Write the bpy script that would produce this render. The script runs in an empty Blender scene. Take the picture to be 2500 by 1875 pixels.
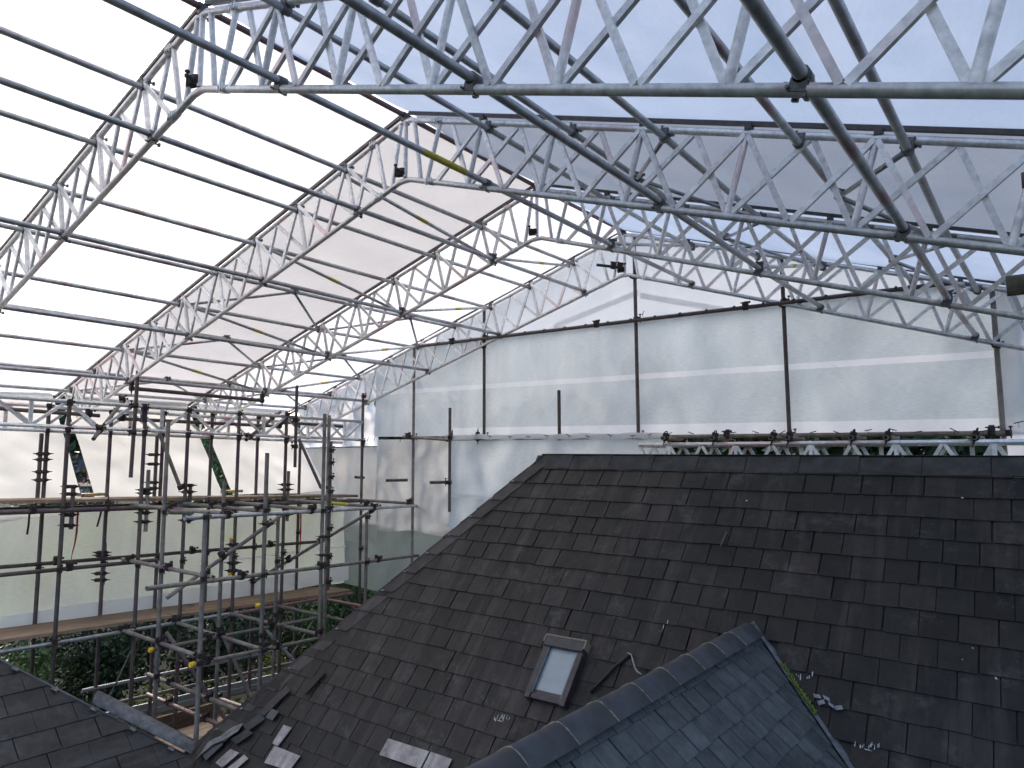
import bpy, math, random
from mathutils import Vector as V, Matrix, noise
random.seed(7)
S = bpy.context.scene
COL = S.collection
# ------------------------------------------------------------------ camera
FPX = 1738.62
CAM = V((4.5056, -2.3780, -3.0992))
YAW, PIT, ROL = math.radians(37.4398), math.radians(6.1925), math.radians(-0.2225)
fw = V((-math.sin(YAW)*math.cos(PIT), math.cos(YAW)*math.cos(PIT), math.sin(PIT)))
r0 = V((math.cos(YAW), math.sin(YAW), 0)); u0 = r0.cross(fw)
RI = r0*math.cos(ROL) + u0*math.sin(ROL); UP = u0*math.cos(ROL) - r0*math.sin(ROL)
cd = bpy.data.cameras.new('camera'); cam = bpy.data.objects.new('camera', cd); COL.objects.link(cam)
cd.sensor_width = 36; cd.lens = FPX/2500*36; cd.clip_start = 0.05; cd.clip_end = 600
m = Matrix((RI, UP, -fw)).transposed().to_4x4(); m.translation = CAM; cam.matrix_world = m
S.camera = cam
# ------------------------------------------------------------------ sky, sun, exposure
SUN_EL, SUN_AZ = math.radians(24), math.radians(-76)     # azimuth from +Y, negative = towards -X
W = bpy.data.worlds.new('World'); S.world = W; W.use_nodes = True
nt = W.node_tree; nt.nodes.clear()
sky = nt.nodes.new('ShaderNodeTexSky'); sky.sky_type = 'NISHITA'; sky.sun_disc = False
sky.sun_elevation = SUN_EL; sky.sun_rotation = SUN_AZ; sky.dust_density = 3.0; sky.air_density = .75; sky.ozone_density = 1.0
bg = nt.nodes.new('ShaderNodeBackground'); bg.inputs[1].default_value = 0.15
wo = nt.nodes.new('ShaderNodeOutputWorld')
nt.links.new(sky.outputs[0], bg.inputs[0]); nt.links.new(bg.outputs[0], wo.inputs[0])
ld = bpy.data.lights.new('sun', 'SUN'); ld.energy = 0.5; ld.angle = math.radians(14); ld.color = (1, .98, .955)
lo = bpy.data.objects.new('sun', ld); COL.objects.link(lo)
sd = V((math.sin(SUN_AZ)*math.cos(SUN_EL), math.cos(SUN_AZ)*math.cos(SUN_EL), math.sin(SUN_EL)))
lo.rotation_euler = (-sd).to_track_quat('-Z', 'Y').to_euler(); lo.location = sd*50
S.view_settings.view_transform = 'Standard'; S.view_settings.look = 'None'
S.view_settings.exposure = 1.46; S.view_settings.gamma = 1.0
S.cycles.use_denoising = True
S.cycles.max_bounces = 10; S.cycles.transparent_max_bounces = 24; S.cycles.diffuse_bounces = 6
S.cycles.transmission_bounces = 8; S.cycles.sample_clamp_indirect = 6

# ------------------------------------------------------------------ surveying: a sight line from the photo met with a known plane
def ray(u, v): return RI*((u-1250)/FPX) - UP*((v-937.5)/FPX) + fw
def atx(u, v, x): d = ray(u, v); return CAM + d*((x-CAM.x)/d.x)
def aty(u, v, y): d = ray(u, v); return CAM + d*((y-CAM.y)/d.y)
def atz(u, v, z): d = ray(u, v); return CAM + d*((z-CAM.z)/d.z)
def atn(u, v, p, n): d = ray(u, v); return CAM + d*((n.dot(p-CAM))/n.dot(d))
FRP, FRN = V((-2.75, 1.73, 0)), V((1, .285, 0))          # the skewed row of uprights nearest the house
def atf(u, v): return atn(u, v, FRP, FRN)
def zof(x, y, v):
    d = V((x-CAM.x, y-CAM.y, 0)); r = (937.5-v)/FPX
    return CAM.z + (r*fw.dot(d)-UP.dot(d))/(UP.z-r*fw.z)

# ------------------------------------------------------------------ materials
def newmat(name):
    mt = bpy.data.materials.new(name); mt.use_nodes = True; n = mt.node_tree
    return mt, n, n.nodes['Principled BSDF']
def N(n, t, **k):
    x = n.nodes.new(t)
    for a, b in k.items(): setattr(x, a, b)
    return x
def noise_ramp(n, scale, stops, detail=4, coord='Object', vec=None, rough=.6):
    tc = N(n, 'ShaderNodeTexCoord'); tx = N(n, 'ShaderNodeTexNoise'); tx.inputs['Scale'].default_value = scale
    tx.inputs['Detail'].default_value = detail; tx.inputs['Roughness'].default_value = rough
    src = tc.outputs[coord]
    if vec:
        mp = N(n, 'ShaderNodeMapping'); mp.inputs['Scale'].default_value = vec; n.links.new(src, mp.inputs[0]); src = mp.outputs[0]
    n.links.new(src, tx.inputs['Vector'])
    rp = N(n, 'ShaderNodeValToRGB'); e = rp.color_ramp.elements
    while len(e) < len(stops): e.new(.5)
    for i, (p, c) in enumerate(stops): e[i].position = p; e[i].color = (*c, 1)
    n.links.new(tx.outputs['Fac'], rp.inputs[0]); return rp.outputs[0], tx.outputs['Fac']
def mixc(n, fac, a, b, mode='MIX'):
    x = N(n, 'ShaderNodeMix', data_type='RGBA', blend_type=mode)
    for s, v in ((x.inputs[0], fac), (x.inputs[6], a), (x.inputs[7], b)):
        if hasattr(v, 'links') or hasattr(v, 'is_linked'): n.links.new(v, s)
        elif isinstance(v, (int, float)): s.default_value = v
        else: s.default_value = (*v, 1)
    return x.outputs[2]
def bump(n, b, h, st, dist=.01):
    bp = N(n, 'ShaderNodeBump'); bp.inputs['Strength'].default_value = st; bp.inputs['Distance'].default_value = dist
    n.links.new(h, bp.inputs['Height']); n.links.new(bp.outputs[0], b.inputs['Normal'])
def tube_mat(name, base, dark, patch, pfac, metal=.3, rough=.55, sc=9):
    mt, n, b = newmat(name)
    c, f = noise_ramp(n, sc, [(.3, dark), (.62, base)], 6)
    oi = N(n, 'ShaderNodeObjectInfo')
    pc, pf = noise_ramp(n, 1.3, [(.5, (0, 0, 0)), (.62, (1, 1, 1))], 2)
    mm = N(n, 'ShaderNodeMath', operation='MULTIPLY'); n.links.new(pc, mm.inputs[0]); mm.inputs[1].default_value = pfac
    m2 = N(n, 'ShaderNodeMath', operation='MULTIPLY'); n.links.new(mm.outputs[0], m2.inputs[0]); n.links.new(oi.outputs['Random'], m2.inputs[1])
    col = mixc(n, m2.outputs[0], c, patch)
    hs = N(n, 'ShaderNodeHueSaturation'); mr = N(n, 'ShaderNodeMapRange'); n.links.new(oi.outputs['Random'], mr.inputs[0])
    mr.inputs[3].default_value = .8; mr.inputs[4].default_value = 1.2; n.links.new(mr.outputs[0], hs.inputs['Value']); n.links.new(col, hs.inputs['Color'])
    n.links.new(hs.outputs[0], b.inputs['Base Color']); b.inputs['Metallic'].default_value = metal
    rr = N(n, 'ShaderNodeMapRange'); n.links.new(f, rr.inputs[0]); rr.inputs[3].default_value = rough-.12; rr.inputs[4].default_value = rough+.15
    n.links.new(rr.outputs[0], b.inputs['Roughness']); bump(n, b, f, .15, .002)
    return mt
def plain(name, col, rough=.6, metal=0., var=.25, sc=14):
    mt, n, b = newmat(name)
    c, f = noise_ramp(n, sc, [(.3, tuple(x*(1-var) for x in col)), (.7, tuple(min(1, x*(1+var)) for x in col))], 5)
    n.links.new(c, b.inputs['Base Color']); b.inputs['Roughness'].default_value = rough; b.inputs['Metallic'].default_value = metal
    bump(n, b, f, .2, .003); return mt
M = {}
M['alu'] = tube_mat('alu', (.80, .80, .80), (.50, .50, .51), (.58, .40, .40), .7, .6, .42, 22)
M['galv'] = tube_mat('galv', (.52, .545, .57), (.30, .32, .34), (.30, .17, .18), .9, .6, .42, 16)
M['galvred'] = tube_mat('galvred', (.26, .16, .16), (.16, .1, .1), (.3, .1, .1), .8, .3, .5, 12)
M['old'] = tube_mat('old', (.135, .108, .10), (.065, .048, .047), (.09, .045, .085), 1., .25, .6, 10)
M['oldgrey'] = tube_mat('oldgrey', (.265, .242, .215), (.14, .122, .11), (.13, .075, .11), .9, .25, .6, 10)
M['timberpole'] = plain('timberpole', (.07, .07, .05), .85, 0, .5, 30)
M['clamp'] = plain('clamp', (.045, .03, .028), .7, .3, .5, 40)
M['clampgrey'] = plain('clampgrey', (.14, .14, .145), .5, .5, .4, 40)
M['rail'] = plain('rail', (.085, .075, .075), .5, .3, .3, 20)
M['yellow'] = plain('yellow', (.75, .5, .02), .5, 0, .15, 20)
M['yelband'] = plain('yelband', (.50, .42, .05), .6, 0, .3, 30)
M['red'] = plain('red', (.45, .03, .03), .6, 0, .2, 20)
M['black'] = plain('black', (.015, .015, .015), .6, 0, .3, 20)
M['lead'] = plain('lead', (.15, .15, .155), .65, .1, .45, 16)
M['leaddark'] = plain('leaddark', (.075, .078, .085), .55, .1, .4, 9)
M['paint'] = plain('paint', (.5, .5, .5), .6, 0, .5, 60)
M['palelead'] = plain('palelead', (.24, .235, .26), .6, 0, .5, 30)
M['mortar'] = plain('mortar', (.23, .2, .14), .9, 0, .4, 60)
M['cable'] = plain('cable', (.28, .28, .29), .6)
M['asphalt'] = plain('asphalt', (.05, .05, .052), .9)
M['redpaint'] = plain('redpaint', (.19, .015, .02), .3, 0, .1, 3)
M['carglass'] = plain('carglass', (.05, .075, .11), .1, 0, .1, 3)
M['chrome'] = plain('chrome', (.55, .55, .56), .3, .6, .1, 3)
M['tyre'] = plain('tyre', (.02, .02, .02), .8)
M['render'] = plain('render', (.27, .22, .19), .9, 0, .15, 3)
M['white'] = plain('white', (.75, .75, .73), .5, 0, .08, 6)
M['bark'] = plain('bark', (.07, .05, .035), .9, 0, .4, 12)
M['moss'] = plain('moss', (.12, .15, .02), .95, 0, .6, 60)
def wood(name, a, b_):
    mt, n, b = newmat(name)
    c, f = noise_ramp(n, 5, [(.3, a), (.7, b_)], 8, 'Object', (9, .7, 9))
    g, _ = noise_ramp(n, 1.6, [(.35, (.72, .72, .72)), (.7, (1.15, 1.1, 1.05))], 4)
    oi = N(n, 'ShaderNodeObjectInfo'); mr = N(n, 'ShaderNodeMapRange'); n.links.new(oi.outputs['Random'], mr.inputs[0])
    mr.inputs[3].default_value = .75; mr.inputs[4].default_value = 1.2
    hs = N(n, 'ShaderNodeHueSaturation'); n.links.new(mr.outputs[0], hs.inputs['Value']); n.links.new(mixc(n, 1., c, g, 'MULTIPLY'), hs.inputs['Color'])
    n.links.new(hs.outputs[0], b.inputs['Base Color']); b.inputs['Roughness'].default_value = .8; bump(n, b, f, .3, .004); return mt
M['wood'] = wood('wood', (.19, .125, .08), (.36, .26, .18))
M['newwood'] = wood('newwood', (.5, .34, .13), (.7, .52, .25))
M['dampwood'] = wood('dampwood', (.10, .07, .05), (.2, .14, .1))
def sheet(name, col, trans, clear, weave=.06, dirt_or_foliage=None, crease=.07):
    """woven polythene: scatters light through, lets a little pass straight, fine weave grid"""
    mt, n, b = newmat(name); n.nodes.remove(b); out = n.nodes['Material Output']
    c, f = noise_ramp(n, .9, [(.3, tuple(x*.93 for x in col)), (.7, col)], 4)
    if dirt_or_foliage:
        dm, _ = noise_ramp(n, 1.7, [(.45, (0, 0, 0)), (.75, (.6, .6, .6))], 7)
        c = mixc(n, dm, c, dirt_or_foliage)
    tc = N(n, 'ShaderNodeTexCoord'); w1 = N(n, 'ShaderNodeTexNoise'); w1.inputs['Scale'].default_value = 45; w1.inputs['Detail'].default_value = 2
    mp = N(n, 'ShaderNodeMapping'); mp.inputs['Scale'].default_value = (.3, .3, 4); n.links.new(tc.outputs['Object'], mp.inputs[0]); n.links.new(mp.outputs[0], w1.inputs['Vector'])
    mr = N(n, 'ShaderNodeMapRange'); n.links.new(w1.outputs['Fac'], mr.inputs[0]); mr.inputs[1].default_value = .3; mr.inputs[2].default_value = .7
    mr.inputs[3].default_value = 1-weave; mr.inputs[4].default_value = 1+weave*.5
    c = mixc(n, 1., c, mr.outputs[0], 'MULTIPLY')
    wv = N(n, 'ShaderNodeTexNoise'); wv.inputs['Scale'].default_value = 1.1; wv.inputs['Detail'].default_value = 5; wv.inputs['Distortion'].default_value = 1.2
    mq = N(n, 'ShaderNodeMapping'); mq.inputs['Scale'].default_value = (1.5, 1.5, .75); mq.inputs['Rotation'].default_value = (.1, .7, .1); n.links.new(tc.outputs['Object'], mq.inputs[0]); n.links.new(mq.outputs[0], wv.inputs['Vector'])
    rq = N(n, 'ShaderNodeValToRGB'); rq.color_ramp.elements[0].position = .35; rq.color_ramp.elements[0].color = (1-crease, 1-crease, 1-crease, 1); rq.color_ramp.elements[1].position = .68; rq.color_ramp.elements[1].color = (1+crease, 1+crease, 1+crease, 1)
    n.links.new(wv.outputs['Fac'], rq.inputs[0]); c = mixc(n, 1., c, rq.outputs[0], 'MULTIPLY')  # crease whitening and soft fold shading, both put into the sheet colour
    df = N(n, 'ShaderNodeBsdfDiffuse'); tl = N(n, 'ShaderNodeBsdfTranslucent'); tp = N(n, 'ShaderNodeBsdfTransparent')
    n.links.new(c, df.inputs[0]); n.links.new(c, tl.inputs[0]); tp.inputs[0].default_value = (.97, .98, 1, 1)
    m1 = N(n, 'ShaderNodeMixShader'); m1.inputs[0].default_value = trans; n.links.new(df.outputs[0], m1.inputs[1]); n.links.new(tl.outputs[0], m1.inputs[2])
    m2 = N(n, 'ShaderNodeMixShader'); m2.inputs[0].default_value = clear; n.links.new(m1.outputs[0], m2.inputs[1]); n.links.new(tp.outputs[0], m2.inputs[2])
    gl = N(n, 'ShaderNodeBsdfGlossy'); gl.inputs['Roughness'].default_value = .35
    m3 = N(n, 'ShaderNodeMixShader'); m3.inputs[0].default_value = .04; n.links.new(m2.outputs[0], m3.inputs[1]); n.links.new(gl.outputs[0], m3.inputs[2])
    n.links.new(m3.outputs[0], out.inputs[0]); return mt
M['roofsheet'] = sheet('roofsheet', (.92, .935, .955), .70, .03, .03, None, .03)
M['greysheet'] = sheet('greysheet', (.86, .84, .825), .41, .0, .03, None, .02)
M['gablesheet'] = sheet('gablesheet', (.74, .785, .795), .54, .02, .12, None, .09)
M['bandsheet'] = sheet('bandsheet', (.92, .925, .94), .6, .0)
M['hemsheet'] = sheet('hemsheet', (.95, .95, .96), .3, .0, .03, None, .02)
M['oldsheet'] = sheet('oldsheet', (.72, .72, .70), .5, .03, .1, (.55, .5, .4))
M['wallsheet'] = sheet('wallsheet', (.86, .88, .915), .76, .02, .04, None, .025)
M['lowsheet'] = sheet('lowsheet', (.35, .39, .38), .42, .05, .1, (.30, .37, .24))  # green mottling painted in for the trees showing through the sheet
def slate(name, dark, light, tint, blotch, streak=(7, .8, .8), bl=.6, st=.5):
    mt, n, b = newmat(name)
    at = N(n, 'ShaderNodeAttribute', attribute_name='tone')
    rp = N(n, 'ShaderNodeValToRGB'); e = rp.color_ramp.elements; e[0].color = (*dark, 1); e[1].color = (*light, 1); x = e.new(.55); x.color = (*tint, 1)
    n.links.new(at.outputs['Fac'], rp.inputs[0])
    c2, f = noise_ramp(n, 11, [(.3, (.5, .5, .5)), (.7, (1.42, 1.38, 1.34))], 9, 'Object', None, .72)
    c = mixc(n, 1., rp.outputs[0], c2, 'MULTIPLY')
    bm, _ = noise_ramp(n, 3.1, [(.54, (0, 0, 0)), (.72, (bl, bl, bl))], 10, 'Object', None, .8)
    c = mixc(n, bm, c, blotch)
    sk_, _ = noise_ramp(n, 1., [(.5, (0, 0, 0)), (.72, (st, st, st))], 6, 'Object', streak, .65)
    c = mixc(n, sk_, c, tuple(min(1, x*2.1+.012) for x in light))
    sp, _ = noise_ramp(n, 26, [(.66, (0, 0, 0)), (.74, (.9, .9, .9))], 3)
    sp2, _ = noise_ramp(n, 1.4, [(.5, (0, 0, 0)), (.7, (1, 1, 1))], 2)
    c = mixc(n, mixc(n, 1., sp, sp2, 'MULTIPLY'), c, (.012, .012, .012))
    n.links.new(c, b.inputs['Base Color']); b.inputs['Roughness'].default_value = .62; b.inputs['Specular IOR Level'].default_value = .4
    bump(n, b, f, .35, .006); return mt
M['slate'] = slate('slate', (.0095, .0075, .0072), (.033, .025, .023), (.017, .0155, .0132), (.115, .11, .10))
M['hipslate'] = slate('hipslate', (.032, .026, .027), (.053, .045, .044), (.041, .034, .034), (.1, .1, .09))
M['blueslate'] = slate('blueslate', (.058, .062, .066), (.10, .106, .111), (.076, .081, .086), (.12, .13, .13), (2, 2, 2), .25, .1)
M['darkslate'] = slate('darkslate', (.020, .020, .0215), (.038, .038, .040), (.028, .0285, .030), (.1, .105, .11))
M['bareslate'] = slate('bareslate', (.29, .262, .252), (.38, .345, .33), (.33, .30, .29), (.22, .2, .19))
M['ridgetile'] = plain('ridgetile', (.042, .042, .041), .85, 0, .5, 8)
M['claytile'] = plain('claytile', (.05, .05, .056), .7, 0, .3, 7)
M['skyframe'] = plain('skyframe', (.055, .046, .05), .5, .1, .35, 20)
mt, n, b = newmat('skyglass'); b.inputs['Base Color'].default_value = (.40, .46, .50, 1); b.inputs['Roughness'].default_value = .22; b.inputs['Specular IOR Level'].default_value = .8
c, f = noise_ramp(n, 4, [(.3, (.24, .28, .31)), (.7, (.32, .37, .39))], 6); n.links.new(c, b.inputs['Base Color']); M['skyglass'] = mt
def leafmat(name, a, c_, e_):
    mt, n, b = newmat(name); at = N(n, 'ShaderNodeAttribute', attribute_name='tone')
    rp = N(n, 'ShaderNodeValToRGB'); e = rp.color_ramp.elements; e[0].color = (*a, 1); e[1].color = (*e_, 1); x = e.new(.5); x.color = (*c_, 1)
    n.links.new(at.outputs['Fac'], rp.inputs[0]); n.links.new(rp.outputs[0], b.inputs['Base Color']); b.inputs['Roughness'].default_value = .55
    return mt
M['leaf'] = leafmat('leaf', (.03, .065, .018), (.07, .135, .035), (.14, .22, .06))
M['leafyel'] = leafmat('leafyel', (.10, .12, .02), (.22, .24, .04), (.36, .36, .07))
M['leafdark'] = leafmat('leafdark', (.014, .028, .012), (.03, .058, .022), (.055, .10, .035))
mt, n, b = newmat('ground'); c, f = noise_ramp(n, .6, [(.35, (.025, .04, .012)), (.65, (.06, .06, .035))], 8); n.links.new(c, b.inputs['Base Color']); b.inputs['Roughness'].default_value = .95; M['ground'] = mt
mt, n, b = newmat('aluboard'); c, f = noise_ramp(n, 3, [(.3, (.26, .30, .31)), (.7, (.38, .42, .43))], 5, 'Object', (12, .6, 12)); n.links.new(c, b.inputs['Base Color']); b.inputs['Roughness'].default_value = .5; b.inputs['Metallic'].default_value = .4; M['aluboard'] = mt

# ------------------------------------------------------------------ mesh helpers
class MB:
    def __init__(s): s.v = []; s.f = []; s.sm = []; s.tone = []
    def add(s, vs, fs, smooth=False, tone=.5):
        o = len(s.v); s.v += [V(p) for p in vs]
        for f in fs: s.f.append([o+i for i in f]); s.sm.append(smooth); s.tone.append(tone)
    def tube(s, pts, r=.0242, n=12, cap=True):
        pts = [V(p) for p in pts]; rings = []; ref = None; o = len(s.v)
        for i, p in enumerate(pts):
            d = (pts[min(i+1, len(pts)-1)]-pts[max(i-1, 0)]).normalized()
            a = (V((0, 0, 1)) if abs(d.z) < .9 else V((1, 0, 0))) if ref is None else ref
            x = (a-d*a.dot(d)).normalized(); ref = x; y = d.cross(x)
            rr = r[i] if isinstance(r, (list, tuple)) else r
            s.v += [p+(x*math.cos(t)+y*math.sin(t))*rr for t in [2*math.pi*k/n for k in range(n)]]
        for i in range(len(pts)-1):
            for k in range(n):
                s.f.append([o+i*n+k, o+i*n+(k+1) % n, o+(i+1)*n+(k+1) % n, o+(i+1)*n+k]); s.sm.append(True); s.tone.append(.5)
        if cap:
            for b_, q in ((o, 1), (o+(len(pts)-1)*n, 0)):
                idx = list(range(b_, b_+n)); s.f.append(idx[::-1] if q else idx); s.sm.append(False); s.tone.append(.5)
    def hollow(s, pts, r=.0242, n=12):
        """a scaffold tube: outer wall, rim and a dark bore at both ends"""
        s.tube(pts, r, n, False); pts = [V(p) for p in pts]
        for e, q in ((pts[0], pts[1]), (pts[-1], pts[-2])):
            d = (q-e).normalized(); a = V((0, 0, 1)) if abs(d.z) < .9 else V((1, 0, 0)); x = (a-d*a.dot(d)).normalized(); y = d.cross(x)
            o = len(s.v)
            for rr, off in ((r, 0), (r*.84, 0), (r*.84, .12)):
                s.v += [e+d*off+(x*math.cos(t)+y*math.sin(t))*rr for t in [2*math.pi*k/n for k in range(n)]]
            for i in (0, 1):
                for k in range(n): s.f.append([o+i*n+k, o+i*n+(k+1) % n, o+(i+1)*n+(k+1) % n, o+(i+1)*n+k]); s.sm.append(i == 1); s.tone.append(.5)
            s.f.append(list(range(o+2*n, o+3*n))); s.sm.append(False); s.tone.append(.5)
    def box(s, c, x, y, z, tone=.5):
        """centre and three half-axis vectors"""
        c, x, y, z = V(c), V(x), V(y), V(z)
        vs = [c+x*a+y*b_+z*d for a in (-1, 1) for b_ in (-1, 1) for d in (-1, 1)]
        s.add(vs, [(0, 1, 3, 2), (4, 6, 7, 5), (0, 4, 5, 1), (2, 3, 7, 6), (0, 2, 6, 4), (1, 5, 7, 3)], False, tone)
    def bar(s, p, q, w, h, up=(0, 1, 0)):
        p, q = V(p), V(q); d = q-p; u = V(up); u = (u-d*u.dot(d)/d.length_squared).normalized(); w_ = d.normalized().cross(u)
        s.box((p+q)/2, d/2, w_*w/2, u*h/2)
    def me(s, name, mat):
        m = bpy.data.meshes.new(name); m.from_pydata([tuple(p) for p in s.v], [], s.f); m.update()
        m.polygons.foreach_set('use_smooth', s.sm); a = m.attributes.new('tone', 'FLOAT', 'FACE'); a.data.foreach_set('value', s.tone)
        m.materials.append(mat if not isinstance(mat, str) else M[mat]); return m
    def ob(s, name, mat, parent=None, origin=None):
        if origin is None and parent is None and s.v:
            lo = V((min(p.x for p in s.v), min(p.y for p in s.v), min(p.z for p in s.v))); hi = V((max(p.x for p in s.v), max(p.y for p in s.v), max(p.z for p in s.v)))
            origin = V(((lo.x+hi.x)/2, (lo.y+hi.y)/2, lo.z))
        if origin is not None: s.v = [p-V(origin) for p in s.v]
        elif parent is not None: s.v = [p-parent.location for p in s.v]
        o = bpy.data.objects.new(name, s.me(name, mat)); COL.objects.link(o)
        if parent is not None: o.parent = parent
        if origin is not None: o.location = V(origin) if parent is None else V(origin)-parent.location
        return o
def tag(o, label, cat, group=None, kind=None):
    if label: o['label'] = label
    if cat: o['category'] = cat
    if group: o['group'] = group
    if kind: o['kind'] = kind
    return o
def empty(name, loc, label, cat, group=None):
    o = bpy.data.objects.new(name, None); COL.objects.link(o); o.location = V(loc); o.empty_display_size = .1
    return tag(o, label, cat, group)
ORD = ['first', 'second', 'third', 'fourth', 'fifth', 'sixth', 'seventh', 'eighth', 'ninth', 'tenth', 'eleventh', 'twelfth']
# --- couplers: one mesh each, copied as children of the tube they are bolted to
def coupler_mesh(kind, mat):
    b = MB()
    if kind == 'cross':       # right-angle coupler: band round the tube, saddle block, flap, two bolts with nuts
        b.tube([(0, 0, -.03), (0, 0, .03)], .034, 12); b.box((.04, 0, 0), (.024, 0, 0), (0, .032, 0), (0, 0, .03))
        b.tube([(.03, -.045, .012), (.03, .055, .012)], .007, 6); b.tube([(.055, .03, -.05), (.055, .03, .06)], .007, 6)
        b.box((.03, .058, .012), (.012, 0, 0), (0, .008, 0), (0, 0, .012)); b.box((.055, .03, .062), (.012, 0, 0), (0, .012, 0), (0, 0, .008))
        b.box((.05, -.03, .0), (.03, 0, 0), (0, .008, 0), (0, 0, .024))
    elif kind == 'pair':      # swivel coupler joining two parallel tubes, bolt tails sticking out both ends
        b.box((.035, 0, 0), (.07, 0, 0), (0, .03, 0), (0, 0, .014)); b.tube([(0, 0, -.022), (0, 0, .022)], .033, 10); b.tube([(.07, 0, -.022), (.07, 0, .022)], .033, 10)
        b.tube([(-.095, .0, .004), (-.03, 0, 0)], [.003, .013], 6); b.tube([(.1, 0, 0), (.17, 0, .004)], [.013, .003], 6)
    else:                     # spring clip / ring coupler under a beam chord
        b.tube([(0, 0, -.03), (0, 0, .03)], .036, 12); b.box((.045, 0, 0), (.02, 0, 0), (0, .025, 0), (0, 0, .035))
        b.tube([(.06+.03*math.cos(t), .0, -.01+.034*math.sin(t)) for t in [i*.5-1.5 for i in range(8)]], .007, 6)
        b.tube([(-.1, 0, -.012), (-.03, 0, -.005)], [.003, .012], 6)
    return b.me('coupler_'+kind, mat)
CM = {(k, m_): coupler_mesh(k, m_) for k in ('cross', 'pair', 'ring') for m_ in ('clamp', 'clampgrey')}
def coupler(parent, at, d=(0, 0, 1), x=(1, 0, 0), kind='cross', mat='clamp', name='coupler', sc=1.):
    o = bpy.data.objects.new(name, CM[(kind, mat)]); COL.objects.link(o); o.parent = parent
    z = V(d).normalized(); x = V(x); x = (x-z*x.dot(z)).normalized(); y = z.cross(x)
    mm = (Matrix((x, y, z)).transposed()*sc).to_4x4(); mm.translation = V(at)-parent.location; o.matrix_local = mm
    return o
def pole(name, p, q, mat, label, cat='scaffold tube', group=None, r=.0242, org=None):
    b = MB(); b.hollow([p, q], r); o = b.ob(name, mat, origin=V(p)); return tag(o, label, cat, group)

# ------------------------------------------------------------------ temporary roof geometry
TL, TR, DL = .2874, .33694, .5587
YT = [0., 1.9398, 4.0056, 6.0150]; DX = [0, -.0007, -.016, .005]; DZ = [0, -.0122, -.0271, -.0361]
XE_L, XE_R = -7.45, 5.7
def zu(x): return -x*TR if x > 0 else x*TL
def U(k, x, off=0): s = (V((TR, 0, 1)) if x > 0 else V((-TL, 0, 1))).normalized(); return V((x+DX[k], YT[k], zu(x)+DZ[k]))+s*off
def Lo(k, x, off=0): return U(k, x, off)-V((0, 0, DL))
def truss(k, label):
    t = empty('roof_truss', U(k, XE_L), label, 'roof truss', 'aluminium lattice trusses of the temporary roof')
    xl, xr = (XE_L, XE_R)
    def poly(fn, off, r, name, mat):
        b = MB(); h = .07
        ap = [fn(k, -h, off), (fn(k, -h, off)+fn(k, h, off))/2+V((0, 0, .004)), fn(k, h, off)]
        b.tube([fn(k, xl, off)]+ap+[fn(k, xr, off)], r, 14); b.ob(name, mat, t)
    poly(U, 0, .0242, 'upper_chord', 'alu'); poly(Lo, 0, .0242, 'lower_chord', 'alu')
    b = MB()
    for x0, x1 in ((xl, -.02), (.02, xr)): b.bar(U(k, x0, .062), U(k, x1, .062), .03, .03)
    b.ob('sheet_track', 'rail', t)
    def member(p, q, name='brace', r=None):
        d = (q-p).normalized(); p2, q2 = p+d*.015, q-d*.015; b = MB()
        if r: b.tube([p2, q2], r, 10, False)
        else: b.bar(p2, q2, .033, .024)
        b.ob(name, 'alu', t)
    member(U(k, 0), Lo(k, 0), 'post', .02)
    for a, c in ((.11, .2), (.43, .27), (-.06, -.17), (-.39, -.25)): member(U(k, a), Lo(k, c), 'post', .02)
    for sg, b0, st, sh, m0, nmod in ((1, .745, .7265, .155, .40, 7), (-1, .677, .745, .14, .335, 9)):
        e = xr if sg > 0 else -xl
        for i in range(nmod):
            bp = b0+st*i; tp = bp+sh; bm = m0+st*i; tm = bm+sh
            if tp > e-.02: break
            P = lambda x, f: f(k, sg*x)
            member(P(tp, U), P(bp, Lo), 'post', .021)
            dy = V((0, .012, 0))
            member(P(tp, U)-dy, P(bm, Lo)-dy); member(P(bp, Lo)+dy, P(tm if i else tm, U)+dy)
            if bm+st < e: member(P(tp, U)-dy, P(bm+st, Lo)-dy)
            if tm+st < e: member(P(bp, Lo)+dy, P(tm+st, U)+dy)
    for x, f in ((.32, Lo), (.42, U), (-.33, Lo), (-.42, U)):
        b = MB(); s = 1 if x > 0 else -1; p = f(k, x-.05); q = f(k, x+.05); b.tube([p, q], .029, 12)
        for w in (-.03, .0, .03): c = (p+q)/2+V((w, -.03, 0)); b.tube([c+V((0, 0, -.03)), c+V((0, 0, .025))], .006, 6)
        b.ob('splice_sleeve', 'alu', t)
    coupler(t, Lo(k, -.005, .07)+V((0, -.01, 0)), (0, 0, 1), (-1, -.3, 0), 'cross', 'clamp')
    for x in [i*.745+.817 for i in range(9)]:
        if x < -xl-.1: b = MB(); p = U(k, -x, .036); b.box(p, (.022, 0, 0), (0, .027, 0), (0, 0, .02)); b.ob('track_clip', 'rail', t)
    for x in [i*.7265+.9 for i in range(6)]: b = MB(); p = U(k, x, .036); b.box(p, (.022, 0, 0), (0, .027, 0), (0, 0, .02)); b.ob('track_clip', 'rail', t)
    return t
TRUSS_LAB = ['nearest lattice roof truss, crossing the top of the picture', 'second lattice roof truss from the camera, at the near edge of the grey bay',
             'third lattice roof truss, between the grey bay and the gable', 'farthest lattice roof truss, standing against the gable sheeting']
for k in range(4): truss(k, TRUSS_LAB[k])
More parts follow.
